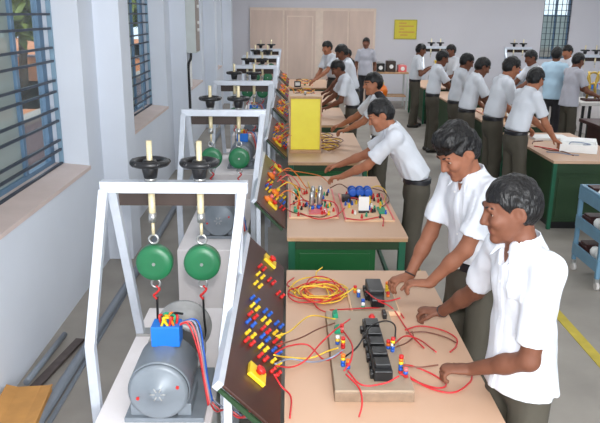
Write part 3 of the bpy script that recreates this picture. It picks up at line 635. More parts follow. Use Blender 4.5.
G1, G2 = 'students along the left benches', 'students along the right benches'
INFO = {}
INFO['P1'] = person('student in untucked white shirt nearest the camera, holding a probe over the bench', .93, 2.43, 196, (.73, 2.46, .885), (.72, 2.98, .89), H=1.705, lean=7, hyaw=-17, hpitch=15, h=.005,
    skin=1, tucked=False, seed=3, band='R', ldir=(-1, .10, .0), rdir=(-1, .5, -.1), lhint=(.55, -.75, -.9), rhint=(.4, .5, -1), curl=58, arm=1.15, slv=.78, fat=.93, hv=.6)
INFO['P2'] = person('student with thick wavy hair at the nearest bench, behind the one in the untucked shirt', .995, 3.40, 206, (.70, 3.27, .885), (.645, 3.45, .875), H=1.76, lean=10, hyaw=-6, hpitch=34, h=.005,
    skin=0, seed=5, quiff=.05, hairn=.0065, band='R', ldir=(-1, .25, -.05), rdir=(-.9, -.35, -.15), curl=46)
INFO['P3'] = person('student in white shirt and black belt stretching both arms over the second bench', 1.05, 5.45, 174, (.36, 5.62, .875), (.30, 5.95, .875), H=1.69, lean=30, arm=1.1, hyaw=8, hpitch=30, h=.0065,
    skin=2, seed=7, curl=30, lhint=(.2, -.5, -1), rhint=(.2, .5, -1))
def vest(T, q):
    s = q['s']; K = Sdf(q['Ch']-.4*s, q['N']+.25*s, .01); K.cone(q['Ch']-.2*s*q['d'], q['Ch'], .16*s, .164*s, .05, q['l2'], .74, (1, 0)); K.cone(q['Ch'], q['N']-.05*s*q['d'], .164*s, .115*s, .05, q['l2'], .68)
    K.cone(q['SL'], q['SR'], .070*s, .070*s, .05); K.half(q['Ch']+.04*s*q['cf'], -q['cf']); P, Q = K.mesh(); mesh_obj('dark_vest', P, Q, [M['shirtdark']], T)
def P_(k, label, X, Y, deg, lw, rw, **kw): INFO[k] = person(label, X, Y, deg, lw, rw, seed=len(INFO)*7+2, **kw)
P_('P4', 'student with black vest over white shirt, working behind the yellow box', 1.03, 7.62, 190, (0.56, 7.72, 0.92), (0.52, 8.05, 0.92), H=1.65, lean=9, hpitch=10, h=.008, skin=2, jacket=vest, group=G1)
P_('P5', 'bowed student in white shirt reaching over the fourth bench, face turned down', 0.94, 10.2, 184, (0.56, 10.15, 0.92), (0.50, 10.50, 0.92), H=1.66, lean=20, hpitch=34, h=.009, skin=1, group=G1)
P_('P7', 'student half hidden behind the bowed one, only hair and shoulder showing', 1.07, 11.75, 180, (0.66, 11.70, 0.92), (0.62, 12.00, 0.92), H=1.80, lean=14, hpitch=30, h=.011, skin=1, group=G1)
P_('P6', 'student in white shirt facing us across the fifth bench, arms out to his side', 0.9, 14.1, 215, (.52, 13.72, 1.0), (.48, 14.0, .95), H=1.76, lean=16, hpitch=18, h=.010, skin=2, group=G1)
P_('P7b', 'short person in dark clothes far back, between the bowed student and the standing man', 1.36, 15.4, 200, (1.0, 15.2, .9), (.95, 15.5, .9), H=1.53, lean=8, hpitch=20, h=.012, skin=1, shirt='shirtdark', pants='trousernavy', group=G1)
P_('P8', 'man in grey shirt standing with arms down before the plywood partition', 1.80, 16.6, 258, (2.02, 16.55, .86), (1.57, 16.55, .86), H=1.72, lean=0, hpitch=2, h=.011, skin=1, shirt='shirtgrey', pants='trousernavy', tucked=False, lhint=(.3, .3, -1), rhint=(-.3, .3, -1))
P_('R7', 'student in white shirt leaning over the white box, back of his head to us', 2.59, 7.72, 18, (3.06, 7.98, 0.90), (3.03, 7.66, 0.89), H=1.73, lean=16, hyaw=14, hpitch=26, h=.0085, skin=2, group=G2)
P_('R6', 'tall student in white shirt in profile, just behind the one at the white box', 2.56, 8.55, 8, (2.98, 8.76, .92), (2.95, 8.4, .92), H=1.80, lean=13, hpitch=24, h=.0085, skin=2, group=G2)
P_('R5', 'student in white shirt looking down, third from the white box in the right row', 2.48, 9.55, 4, (2.98, 9.65, 0.90), (2.94, 9.36, 0.90), H=1.73, lean=12, hpitch=30, h=.009, skin=1, group=G2)
P_('R4', 'student in white shirt looking down, fourth from the white box in the right row', 2.55, 10.55, 2, (2.98, 10.70, 0.90), (2.95, 10.40, 0.90), H=1.72, lean=8, hpitch=26, h=.009, skin=1, group=G2)
P_('R3', 'student in white shirt second from the far end of the right row, looking down', 2.40, 11.55, 4, (2.92, 11.70, 0.90), (2.88, 11.36, 0.90), H=1.71, lean=8, hpitch=24, h=.010, skin=1, group=G2)
P_('R2', 'student showing only his head behind the far end of the right row', 3.37, 14.24, 200, (3.1, 14.05, 1.0), (3.0, 14.35, 1.0), H=1.69, lean=6, hpitch=18, h=.012, skin=1, group=G2)
P_('R1', 'student at the far end of the right row in profile, holding a yellow meter', 2.57, 14.2, 2, (2.84, 14.20, 1.22), (2.82, 14.02, 1.22), H=1.70, lean=4, hpitch=20, h=.010, skin=1, group=G2, stance=.05)
P_('R8', 'student facing us from the other side of the right bench, beyond the tall student', 4.14, 11.6, 192, (3.60, 11.45, 0.95), (3.60, 11.75, 0.95), H=1.73, lean=8, hpitch=24, h=.011, skin=1, group=G2)
P_('R9', 'man in light blue shirt with his back to us, below the far window', 4.57, 11.95, 62, (4.53, 12.10, 1.00), (4.73, 11.98, 1.00), H=1.75, lean=3, hpitch=12, h=.010, skin=1, shirt='shirtblue', pants='trousernavy', tucked=False)
P_('R10', 'student looking over the shoulder of the man in light blue', 5.36, 13.3, 210, (4.82, 12.50, 1.00), (4.77, 12.70, 1.00), H=1.74, lean=4, hpitch=20, h=.011, skin=2, group=G2)
P_('R11', 'student in pale shirt close beside the man in light blue, by the pale table', 4.58, 11.2, 18, (4.98, 11.3, 1.02), (4.98, 11.05, 1.02), H=1.70, lean=4, hpitch=22, h=.010, skin=1, shirt='shirtgrey', group=G2, tucked=False)


# ---------------------------------------------------------------- kits on the nearest bench
def stack(parent, p, cols, name='terminal_stack', r=.0095, tilt=(0, 0, 1), hh=.014):
    p = Vector(p); t = Vector(tilt).normalized()
    for k, c in enumerate(cols):
        MB().cyl(p+t*hh*k, p+t*hh*(k+.9), r, 12).cyl(p+t*hh*(k+.9), p+t*hh*(k+1), r*.7, 10).build('plug', M[c], parent)
kt = thing('training_kit', 'large wooden training kit with long black terminal block, on the nearest bench', 'training kit', (.34, 2.78, .77))
MB().box((.185, 2.40, .77), (.505, 3.16, .812)).build('wooden_base', M['kit'], kt, .003)
MB().box((.187, 2.403, .812), (.503, 3.157, .822)).build('deck', M['kittop'], kt, .001)
b = MB().box((.35, 2.47, .822), (.425, 2.97, .868))
for k in range(7): b.box((.336+.004*(k % 2), 2.49+k*.068, .822), (.352, 2.53+k*.068, .848))
for k in range(5): b.box((.356, 2.50+k*.095, .866), (.420, 2.565+k*.095, .884))
b.build('terminal_block', M['black'], kt, .003)
stack(kt, (.232, 2.60, .822), ['blue', 'blue', 'yellow', 'orange']); stack(kt, (.252, 2.58, .822), ['blue', 'red', 'orange'])
stack(kt, (.244, 2.76, .822), ['red', 'red', 'yellow', 'red']); stack(kt, (.222, 2.80, .822), ['blue', 'yellow', 'white']); stack(kt, (.25, 2.92, .822), ['red', 'pink', 'red'])
stack(kt, (.462, 2.73, .822), ['blue', 'blue', 'white', 'yellow', 'red']); stack(kt, (.447, 2.76, .822), ['blue', 'orange', 'red']); stack(kt, (.468, 2.54, .822), ['red', 'blue', 'blue', 'yellow', 'orange', 'red']); stack(kt, (.484, 2.51, .822), ['red', 'blue', 'pink'])
for y in (3.07, 2.90): MB().prism([(.215, y, .822), (.245, y, .822), (.24, y, .85), (.22, y, .84)], (0, .055, 0)).build('rocker_switch', M['gplastic'], kt, .002)
MB().lathe((.41, 3.08, .822), (0, 0, 1), [(.016, 0), (.016, .008), (.010, .011), (.010, .018)], 16).build('indicator', M['red'], kt)
MB().box((.462, 3.06, .822), (.482, 3.12, .85)).build('fuse_holder', M['black'], kt, .003)
k2 = thing('training_kit', 'small pale training kit with short black block, under the joined hands', 'training kit', (.44, 3.36, .77))
MB().box((.32, 3.21, .77), (.575, 3.52, .792)).build('wooden_base', M['cream'], k2, .003)
MB().box((.33, 3.22, .792), (.565, 3.51, .798)).build('deck', M['kittop'], k2)
b = MB().box((.42, 3.33, .798), (.505, 3.50, .862)).box((.428, 3.25, .798), (.498, 3.335, .842))
for k in range(3): b.box((.405, 3.34+k*.055, .798), (.421, 3.375+k*.055, .83))
b.build('terminal_block', M['black'], k2, .006)
stack(k2, (.362, 3.45, .798), ['orange', 'yellow', 'red']); stack(k2, (.375, 3.39, .798), ['blue', 'blue', 'white']); stack(k2, (.39, 3.30, .798), ['blue', 'blue']); stack(k2, (.385, 3.25, .798), ['gplastic', 'white'])
stack(k2, (.54, 3.47, .798), ['yellow', 'yellow', 'yellow', 'orange'], r=.011); stack(k2, (.535, 3.40, .798), ['orange', 'red'])
CORDS = [
 ('wred', 'red cord trailing from the lowest panel terminal towards the camera', [(-0.058,2.463,0.86),(-0.029,2.473,0.8),(0.011,2.428,0.777),(0.007,2.279,0.777)]),
 ('wyel', 'yellow cord arching from the brown panel to the green switch of the big kit', [(-0.057,2.801,0.86),(0.007,2.893,0.84),(0.107,3.144,0.8),(0.225,3.024,0.84)]),
 ('wbrn', 'brown cord arching just below the yellow one, from panel to the big kit', [(-0.055,2.714,0.86),(0.053,2.842,0.83),(0.142,2.997,0.8),(0.222,2.98,0.84)]),
 ('wred', 'red cord making a small hump between the panel and the big kit', [(-0.057,2.622,0.87),(0.002,2.744,0.84),(0.088,2.793,0.82),(0.161,2.691,0.8),(0.231,2.651,0.86)]),
 ('wgry', 'grey blue cord running flat from the panel to the big kit', [(-0.055,2.545,0.86),(0.007,2.699,0.8),(0.104,2.691,0.79),(0.179,2.635,0.84),(0.237,2.67,0.86)]),
 ('wyel', 'yellow cord running flat beside the grey blue one to the big kit', [(-0.061,2.604,0.87),(-0.011,2.717,0.8),(0.096,2.727,0.79),(0.176,2.736,0.82),(0.218,2.707,0.85)]),
 ('wred', 'red cord rising from low on the panel across the corner of the big kit', [(-0.051,2.547,0.85),(0.016,2.647,0.79),(0.077,2.691,0.8),(0.143,2.803,0.82),(0.214,2.864,0.86),(0.293,2.982,0.86)]),
 ('wred', 'red cord bowed over the wall-side half of the big kit', [(0.254,2.844,0.86),(0.272,2.639,0.9),(0.258,2.526,0.89),(0.227,2.489,0.86)]),
 ('wred', 'red cord sagging before the black block between two terminal stacks', [(0.245,2.507,0.85),(0.294,2.414,0.84),(0.388,2.429,0.84),(0.446,2.45,0.86)]),
 ('wred', 'red cord trailing off the front of the big kit towards the camera', [(0.235,2.482,0.85),(0.282,2.408,0.83),(0.287,2.331,0.81),(0.272,2.286,0.777)]),
 ('wblk', 'dark cord looping over the top of the black block', [(0.24,2.607,0.86),(0.294,2.61,0.91),(0.364,2.783,0.915),(0.445,2.877,0.9),(0.491,2.866,0.88),(0.465,2.717,0.86)]),
 ('wred', 'large red cord loop spread over the bench top by the probe hand', [(0.457,2.466,0.86),(0.529,2.532,0.79),(0.604,2.483,0.777),(0.683,2.467,0.777),(0.765,2.547,0.777),(0.791,2.613,0.777)]),
 ('wred', 'smaller red cord loop inside the large one by the probe hand', [(0.468,2.539,0.86),(0.535,2.64,0.8),(0.618,2.612,0.777),(0.66,2.53,0.777),(0.62,2.498,0.777),(0.552,2.538,0.777),(0.498,2.571,0.8)]),
 ('wred', 'red cord from the upper right terminals of the big kit to the probe hand', [(0.467,2.727,0.86),(0.551,2.925,0.8),(0.614,2.885,0.8),(0.629,2.616,0.88)]),
 ('wbrn', 'brown straight lead from the big kit to the probe hand', [(0.47,2.523,0.86),(0.553,2.523,0.86),(0.61,2.486,0.89)]),
 ('wred', 'red cord from the small kit down past the corner of the big kit', [(0.46,3.242,0.84),(0.535,3.244,0.8),(0.574,3.092,0.777),(0.593,2.972,0.777),(0.628,2.85,0.777)]),
 ('wred', 'red cord loop lying beyond the probe hand', [(0.57,3.036,0.777),(0.652,3.081,0.777),(0.752,3.037,0.777),(0.801,2.952,0.777),(0.782,2.87,0.777),(0.74,2.811,0.777)]),
 ('wbrn', 'brown cord lying across the red loop beyond the probe hand', [(0.569,3.004,0.777),(0.664,3.015,0.777),(0.75,2.962,0.777),(0.793,2.9,0.777)]),
 ('wbrn', 'brown cord hooked at its free end beside the big kit', [(0.471,2.699,0.86),(0.544,2.854,0.8),(0.596,2.961,0.777),(0.593,2.979,0.8)]),
 ('wred', 'red probe lead crossing the small kit to the joined hands', [(0.412,3.373,0.84),(0.447,3.221,0.86),(0.501,3.174,0.87),(0.556,3.143,0.9)]),
 ('wred', 'red cord running along the gap between the two kits', [(0.215,3.267,0.777),(0.314,3.208,0.81),(0.447,3.244,0.8),(0.564,3.258,0.777),(0.587,3.173,0.777)]),
]
CORDS2 = [
 ('wred', 'red cord from the upper panel to the wall-side trainer board of the second bench', [(-0.169,6.454,0.9),(-0.042,6.202,0.84),(0.089,5.52,0.8),(0.164,5.211,0.8)]),
 ('worg', 'orange cord from the brown panel to the glass bulbs of the second bench', [(-0.169,5.79,0.88),(-0.013,5.852,0.83),(0.134,5.689,0.8)]),
 ('wbrn', 'brown cord along the front of the wall-side trainer board', [(-0.104,5.136,0.86),(0.021,5.044,0.79),(0.232,4.914,0.79),(0.314,5.05,0.79)]),
 ('wred', 'red cord bridging the fronts of the two trainer boards', [(0.082,4.984,0.8),(0.214,4.862,0.79),(0.344,4.909,0.8),(0.436,5.13,0.8)]),
 ('wred', 'red cord curled beside the glass bulbs', [(0.263,5.291,0.82),(0.367,5.275,0.8),(0.373,4.997,0.79),(0.267,4.863,0.79)]),
 ('wyel', 'yellow cord by the glass bulbs', [(0.167,5.98,0.8),(0.184,5.339,0.84),(0.16,5.068,0.8)]),
 ('wbrn', 'brown cord at the far corner of the aisle-side trainer board', [(0.722,5.774,0.8),(0.809,5.638,0.8),(0.829,5.462,0.777),(0.731,5.166,0.8)]),
 ('wyel', 'yellow cord behind the white card on the aisle-side board', [(0.662,5.703,0.8),(0.784,5.848,0.8),(0.839,5.727,0.777),(0.772,5.351,0.79)]),
 ('wred', 'red cord beside the white card', [(0.455,5.369,0.8),(0.535,5.359,0.82),(0.608,5.192,0.8)]),
 ('wred', 'red cord along the front edge of the aisle-side trainer board', [(0.411,4.891,0.79),(0.541,4.842,0.79),(0.7,4.923,0.79),(0.684,4.738,0.777)]),
 ('worg', 'orange cord across the rear of the second bench under the stretched hands', [(-0.061,6.286,0.84),(0.102,6.482,0.777),(0.286,6.219,0.8),(0.362,5.91,0.8)]),
 ('wbrn', 'brown cord between the bulbs and the blue coil', [(0.354,5.765,0.8),(0.442,5.791,0.83),(0.523,5.699,0.8)]),
 ('wred', 'red cord on the wall-side board beside the first bulb', [(0.006,5.208,0.8),(0.11,5.288,0.82),(0.211,5.183,0.8)]),
]

for m, l, p in CORDS: cord(p, M[m], l, 'patch cords on the nearest bench')
rn = random.Random(11)
hl = {'wyel': 'yellow patch cord in the coiled tangle at the rear of the nearest bench', 'wred': 'red patch cord in the coiled tangle at the rear of the nearest bench', 'worg': 'orange patch cord in the coiled tangle at the rear of the nearest bench'}
for k, m_ in enumerate(['wyel']*8+['wred']*5+['worg']*3):
    cx, cy = .175+rn.uniform(-.03, .05), 3.50+rn.uniform(-.05, .04); rx, ry = rn.uniform(.06, .15), rn.uniform(.07, .16); a0 = rn.uniform(0, 6.28); pts = []
    for j in range(13):
        a = a0+j*.53; q = 1+.12*math.sin(2.3*a+k); pts.append((cx+rx*q*math.cos(a), cy+ry*q*math.sin(a), .776+.004*(k % 6)+.012*abs(math.sin(a*1.7+k))))
    cord(pts, M[m_], hl[m_], 'tangled cords at the rear of the nearest bench')
for k, (p, m_, l) in enumerate([([(.03, 3.72, .776), (-.01, 3.62, .776), (.05, 3.50, .78), (.13, 3.38, .776)], 'wred', 'red cord end straying from the tangle towards the brown panel'),
                 ([(.17, 3.66, .79), (.16, 3.76, .79), (.20, 3.83, .80)], 'wyel', 'yellow cord end poking up at the rear edge of the nearest bench'),
                 ([(.10, 3.44, .785), (.20, 3.36, .79), (.30, 3.42, .80), (.36, 3.45, .83)], 'wyel', 'yellow cord leading from the tangle to the small kit'),
                 ([(.12, 3.40, .785), (.16, 3.27, .78), (.25, 3.20, .78), (.31, 3.17, .782)], 'wred', 'red cord leading from the tangle to the gap between the kits')]):
    cord(p, M[m_], l, 'tangled cords at the rear of the nearest bench')

# ---------------------------------------------------------------- trainer boards on the second bench
def board(x0, x1, y0, y1, label, seed, cat='trainer board', z=.77, n=42, grp=None):
    t = thing('trainer_board', label, cat, ((x0+x1)/2, (y0+y1)/2, z), grp); r = random.Random(seed)
    MB().box((x0, y0, z), (x1, y1, z+.014)).build('baseboard', M['cream'], t, .002)
    for s_ in ('x0', 'x1'): 
        x = x0 if s_ == 'x0' else x1-.012; MB().box((x, y0, z+.014), (x+.012, y1, z+.02)).build('edge_strip', M['pink'], t)
    for k in range(n):
        x, y = r.uniform(x0+.03, x1-.03), r.uniform(y0+.03, y1-.03); c = r.choice(['red', 'yellow', 'black', 'gplastic', 'blue', 'white', 'black', 'red'])
        MB().cyl((x, y, z+.014), (x, y, z+.03), .010, 10).cyl((x, y, z+.03), (x, y, z+.045), .0065, 8).build('terminal', M[c], t)
    return t
b1 = board(.0, .375, 4.93, 5.78, 'wall-side trainer board on the second bench, with upright glass bulbs', 5)
for y in (5.05, 5.62): MB().box((.035, y, .784), (.065, y+.09, .81)).build('rocker_switch', M['gplastic'], b1, .004)
MB().box((.15, 5.0, .784), (.30, 5.16, .79)).build('meter_plate', M['pink'], b1)
b2 = board(.415, .79, 4.86, 5.62, 'aisle-side trainer board on the second bench, with a blue coil and white card', 6)
MB().box((.69, 5.02, .784), (.75, 5.18, .80)).build('relay', M['gplastic'], b2, .004); MB().box((.43, 5.35, .784), (.50, 5.45, .83)).build('transformer', M['black'], b2, .004)
for k, (x, y, l) in enumerate([(.175, 5.14, 'clear upright glass bulb nearest the bench front, on the wall-side board'), (.235, 5.16, 'clear upright glass bulb beside the foremost one, further from the wall'), (.19, 5.34, 'clear upright glass bulb behind the foremost pair, close to the wall'), (.25, 5.36, 'clear upright glass bulb behind the foremost pair, under the hands')]):
    t = thing('glass_bulb', l, 'bulb', (x, y, .784), 'glass bulbs on the trainer board')
    MB().cyl((x, y, .784), (x, y, .815), .022, 14).build('holder', M['blue' if k < 2 else 'black'], t)
    MB().lathe((x, y, .815), (0, 0, 1), [(.014, 0), (.02, .015), (.02, .085), (.013, .105), (.003, .11)], 16).build('bulb_glass', M['steel'], t)
cl = thing('coil_unit', 'blue wound coil unit at the rear of the aisle-side trainer board', 'coil', (.59, 5.53, .784))
for x in (.525, .59, .655):
    MB().lathe((x, 5.47, .835), (0, 1, 0), [(.02, 0), (.036, .002), (.036, .02), (.030, .022), (.030, .09), (.036, .092), (.036, .11), (.02, .112)], 18).build('coil', M['blue'], cl)
MB().box((.485, 5.46, .784), (.695, 5.59, .80)).build('coil_base', M['black'], cl, .003)
wc = thing('white_card', 'upright white card standing on the aisle-side trainer board', 'card', (.575, 5.06, .784))
MB().box((.535, 5.06, .80), (.615, 5.066, .91)).build('card_sheet', M['white'], wc); MB().box((.535, 5.045, .784), (.615, 5.08, .80)).build('card_stand', M['black'], wc, .002)
for m, l, p in CORDS2: cord(p, M[m], l, 'patch cords on the second bench', .0048)
# cords and dials on the panels further back, and kits on the far benches
for k in range(1, 6):
    root = panels[k]
    for j, y in enumerate((2.42, 2.78, 3.2)):
        off = V(0, PIT*k, 0); p = panel_pt(.35+.2*(j % 2), y, .0)+off; d_ = MB().lathe(p, NP, [(.042, 0), (.042, .012), (.030, .018), (.026, .03), (.012, .032)], 18).build('dial', M['orange'], root)
        MB().lathe(p+NP*.034, NP, [(.015, 0), (.015, .02), (.008, .024)], 12).build('dial_knob', M['yellow' if j % 2 else 'pink'], d_)
    if k < 5:
        for j, m_ in enumerate(['worg', 'wyel', 'pink', 'worg', 'wyel'][:4 if k < 3 else 2]):
            y = 2.5+j*.26+PIT*k; a = panel_pt(.5, y, .04)
            cord([a, a+V(.09, .03, .05), a+V(.17, .07, -.02), (.06+.03*j, y+.10, .778), (.12+.02*j, y+.16, .778)], M[m_], '%s cord, number %s along the %s brown panel' % ({'worg': 'orange', 'wyel': 'yellow', 'pink': 'pink'}[m_], ['one', 'two', 'three', 'four', 'five'][j]+' counted from its near end', ORD[k]), 'cords hanging on the brown panels', .0045)
yb = thing('yellow_box', 'tall yellow-fronted wooden box standing on the third bench', 'box', (.172, 7.62, .77))
MB().box((.01, 7.50, .80), (.335, 7.74, 1.365)).build('box_body', M['yellowbox'], yb, .004)
MB().box((-.005, 7.47, .77), (.35, 7.76, .80)).build('base_board', M['edge'], yb, .003); MB().box((-.005, 7.485, 1.365), (.35, 7.755, 1.392)).build('top_board', M['edge'], yb, .003)
for x in (-.004, .334): MB().box((x, 7.486, .80), (x+.016, 7.50, 1.365)).build('side_strip', M['edge'], yb)
MB().cyl((.17, 7.62, 1.392), (.17, 7.62, 1.43), .012, 10).build('top_knob', M['steel'], yb)
for k, (bx, by) in enumerate([(.44, 7.62), (.50, 7.95), (.40, 8.3)]):
    for j in range(5):
        pts = [(bx+(.05+.02*j)*math.cos(a+j), by+(.09+.02*j)*math.sin(a+j), .778+.01*j+.015*abs(math.sin(2*a))) for a in np.linspace(0, 6.2, 10)]
        cord(pts, M['wyel' if j % 2 else 'wbrn'], '%s cord in the pile %s' % (['innermost brown', 'inner yellow', 'middle brown', 'outer yellow', 'outermost brown'][j], ['beside the tall yellow box', 'just behind the yellow box', 'farther behind the yellow box'][k]), 'cord piles behind the yellow box', .006)
for k, (x, y, l) in enumerate([(.16, 8.05, 'brown trainer board hidden behind the yellow box'), (.25, 9.75, 'trainer board at the front of the fourth bench'), (.30, 10.45, 'trainer board under the hands of the bowed student'), (.26, 12.3, 'trainer board at the front of the fifth bench'), (.30, 13.0, 'trainer board at the middle of the fifth bench'), (.3, 14.9, 'trainer board on the last bench')]):
    board(x-.19, x+.19, y-.22, y+.26, l, 20+k, n=14); rr = random.Random(k)
    for j in range(3):
        pts = [(x+.17*math.cos(a*1.1+j), y+.17*math.sin(a+j), .80+.02*j+.07*abs(math.sin(1.5*a+j))) for a in np.linspace(0, 5, 9)]
        cord(pts, M[['worg', 'wyel', 'wbrn'][j]], '%s cord looped over the %s' % (['orange', 'yellow', 'brown'][j], l), 'cords on the far trainer boards', .007)
for k, (x, y, l) in enumerate([(.70, 9.62, 'near'), (.16, 11.98, 'small dark meter at the front of the fifth bench'), (.16, 14.55, 'small dark meter at the front of the last bench')]):
    if k == 0: continue
    t = thing('meter', l, 'meter', (x, y, .77)); MB().box((x-.07, y-.05, .77), (x+.07, y+.05, .89)).build('case', M['black'], t, .006); MB().box((x-.05, y-.054, .80), (x+.05, y-.05, .87)).build('face', M['white'], t)

# ---------------------------------------------------------------- right side
R3 = Matrix.Rotation(math.radians(-22), 3, 'Z')
wb = thing('instrument_box', 'white open instrument box on the near end of the right bench', 'box', (3.33, 7.72, .77))
c = V(3.33, 7.72, 0)
def rb_(lo, hi): m_ = MB().box(lo, hi); m_.v = [tuple(c+R3 @ (Vector(p)-c)) for p in m_.v]; return m_
m_ = rb_((3.13, 7.56, .77), (3.53, 7.88, .785)); 
for lo, hi in (((3.13, 7.56, .785), (3.53, 7.575, .86)), ((3.13, 7.865, .785), (3.53, 7.88, .86)), ((3.13, 7.575, .785), (3.145, 7.865, .86)), ((3.515, 7.575, .785), (3.53, 7.865, .86))):
    q = rb_(lo, hi); m_.add(q.v, q.f)
m_.build('box_shell', M['white'], wb, .003); rb_((3.146, 7.576, .80), (3.514, 7.864, .835)).build('inner_tray', M['white'], wb, .002)
rb_((3.13, 7.88, .83), (3.53, 8.20, .845)).build('open_lid', M['white'], wb, .002)
cord([(3.22, 7.72, .842), (3.28, 7.80, .855), (3.40, 7.78, .85), (3.46, 7.70, .845), (3.36, 7.66, .848)], M['wgry'], 'grey cable coiled inside the white instrument box', None, .007)
for k, (p, m_, l) in enumerate([([(2.95, 7.85, .776), (3.0, 7.7, .776), (3.12, 7.62, .776), (3.15, 7.4, .776)], 'wbrn', 'brown cord on the right bench running to the near edge'), ([(2.90, 7.95, .776), (3.02, 7.82, .776), (3.10, 7.70, .776)], 'wred', 'red cord on the right bench by the white box'), ([(2.92, 7.6, .776), (3.05, 7.55, .776), (3.13, 7.45, .776), (3.22, 7.42, .776)], 'wgry', 'grey cord lying at the corner of the right bench'), ([(2.93, 8.1, .776), (3.0, 8.25, .776), (3.13, 8.3, .776)], 'wbrn', 'brown cord on the right bench behind the white box')]):
    cord(p, M[m_], l, 'cords on the right bench', .006)
MB_ = solo(MB().box((3.05, 8.35, .77), (3.5, 8.65, .80)), 'paper_stack', M['white'], 'stack of white papers behind the white instrument box', 'papers', bev=.002)
for k, (y, l) in enumerate([(9.9, 'brown trainer kit on the second dark green bench'), (10.6, 'brown trainer kit at the rear of the second dark green bench'), (12.4, 'brown trainer kit on the third dark green bench')]):
    t = board(3.0, 3.5, y, y+.42, l, 40+k, n=14); MB().box((3.12, y+.12, .784), (3.38, y+.3, .95)).build('meter_case', M['edge'], t, .006)
    MB().cyl((3.25, y+.118, .87), (3.25, y+.112, .87), .055, 20).build('meter_dial', M['white'], t)
mt = thing('hand_meter', 'yellow meter held up by the student at the far end of the right row', 'meter', (2.945, 14.12, 1.22)); MB().box((2.93, 14.06, 1.20), (2.965, 14.18, 1.37)).build('case', M['yellow'], mt, .006); MB().box((2.926, 14.08, 1.29), (2.931, 14.16, 1.35)).build('display', M['white'], mt)
# trolley
tr = thing('trolley', 'blue steel trolley with three shelves of bulbs, at the edge of the photo', 'trolley', (3.0, 5.66, 0)); TX0, TX1, TY0, TY1 = 2.62, 3.42, 5.40, 5.93
for x in (TX0, TX1-.035):
    for y in (TY0, TY1-.035): MB().box((x, y, .10), (x+.035, y+.035, .80)).build('corner_post', M['trolley'], tr, .003)
for z in (.18, .44, .70):
    b = MB().box((TX0+.005, TY0+.005, z-.01), (TX1-.005, TY1-.005, z))
    for lo, hi in (((TX0-.004, TY0, z-.02), (TX0+.008, TY1, z+.085)), ((TX1-.008, TY0, z-.02), (TX1+.004, TY1, z+.085)), ((TX0, TY0-.004, z-.02), (TX1, TY0+.008, z+.085)), ((TX0, TY1-.008, z-.02), (TX1, TY1+.004, z+.085))): b.box(lo, hi)
    b.build('shelf', M['trolley'], tr, .002)
b = MB()
for lo, hi in (((TX0-.002, TY0, .785), (TX0+.03, TY1, .81)), ((TX1-.03, TY0, .785), (TX1+.002, TY1, .81)), ((TX0+.03, TY0, .785), (TX1-.03, TY0+.03, .81)), ((TX0+.03, TY1-.03, .785), (TX1-.03, TY1, .81))): b.box(lo, hi)
b.build('top_rim', M['trolley'], tr, .003)
for x in (TX0+.02, TX1-.02):
    for y in (TY0+.02, TY1-.02):
        cs = MB().box((x-.018, y-.02, .055), (x+.018, y+.02, .10)).build('caster', M['steel'], tr, .003); MB().cyl((x-.013, y-.01, .036), (x+.013, y-.01, .036), .036, 18).build('caster_wheel', M['tablewhite'], cs)
SHW = {.0: 'top', .18: 'bottom', .44: 'middle', .70: 'top'}
for z in (.18, .44, .70):
    solo(MB().box((2.65, 5.72, z), (2.90, 5.88, z+.10)).box((2.66, 5.73, z+.1), (2.89, 5.87, z+.12)), 'parts_tray', M['maroon'], 'dark red parts tray on the %s shelf of the blue trolley' % SHW[z], 'tray', bev=.004)
    for k, (x, y) in enumerate([(2.70, 5.64), (2.70, 5.53), (2.78, 5.58), (2.72, 5.46), (2.85, 5.50), (2.90, 5.62)]):
        lb = solo(MB().lathe((x, y, z), (0, 0, 1), [(.022, 0), (.022, .03), (.03, .045), (.045, .075), (.046, .10), (.03, .128), (.008, .137)], 18), 'lamp_bulb', M['white'], 'white bulb on the %s shelf of the blue trolley, %s' % (SHW[z], ['aisle side, by the tray', 'aisle side, midway', 'second row, midway', 'at the near corner', 'second row, by the near rim', 'farthest inside'][k]), 'bulb', (x, y, z), 'bulbs on the %s trolley shelf' % SHW[z])
# far right tables
pt = thing('side_table', 'pale-topped table with thin black legs below the far window', 'table', (5.8, 12.45, 0)); MB().box((5.12, 12.0, .74), (6.5, 12.9, .80)).build('table_top', M['tablewhite'], pt, .004)
for x in (5.2, 5.32, 6.4):
    for y in (12.08, 12.8): MB().box((x, y, 0), (x+.04, y+.04, .74)).build('leg', M['blacksteel'], pt)
mt2 = thing('side_table', 'dark maroon table beyond the white instrument box', 'table', (5.0, 9.75, 0)); MB().box((4.40, 9.25, .72), (5.7, 10.3, .77)).build('table_top', M['maroon'], mt2, .004); MB().box((4.5, 9.35, .0), (5.6, 10.2, .72)).build('table_body', M['maroon'], mt2)
for k, (x, l) in enumerate([(5.42, 'brass instrument on dark base, on the pale table nearer the man in blue'), (5.80, 'brass instrument on dark base, further along the pale table')]):
    t = thing('brass_instrument', l, 'instrument', (x, 12.3, .80)); MB().box((x-.14, 12.18, .80), (x+.14, 12.42, .84)).build('instrument_base', M['maroon'], t, .004)
    for q in (-.08, .08): MB().tube([(x+q, 12.3, .84), (x+q*.6, 12.3, 1.05), (x+q*1.1, 12.3, 1.32)], [.02, .03, .018], 10).build('column', M['brass'], t)
    MB().torus((x, 12.3, 1.2), (0, 1, 0), .10, .018, 22, 8).build('ring', M['brass'], t)
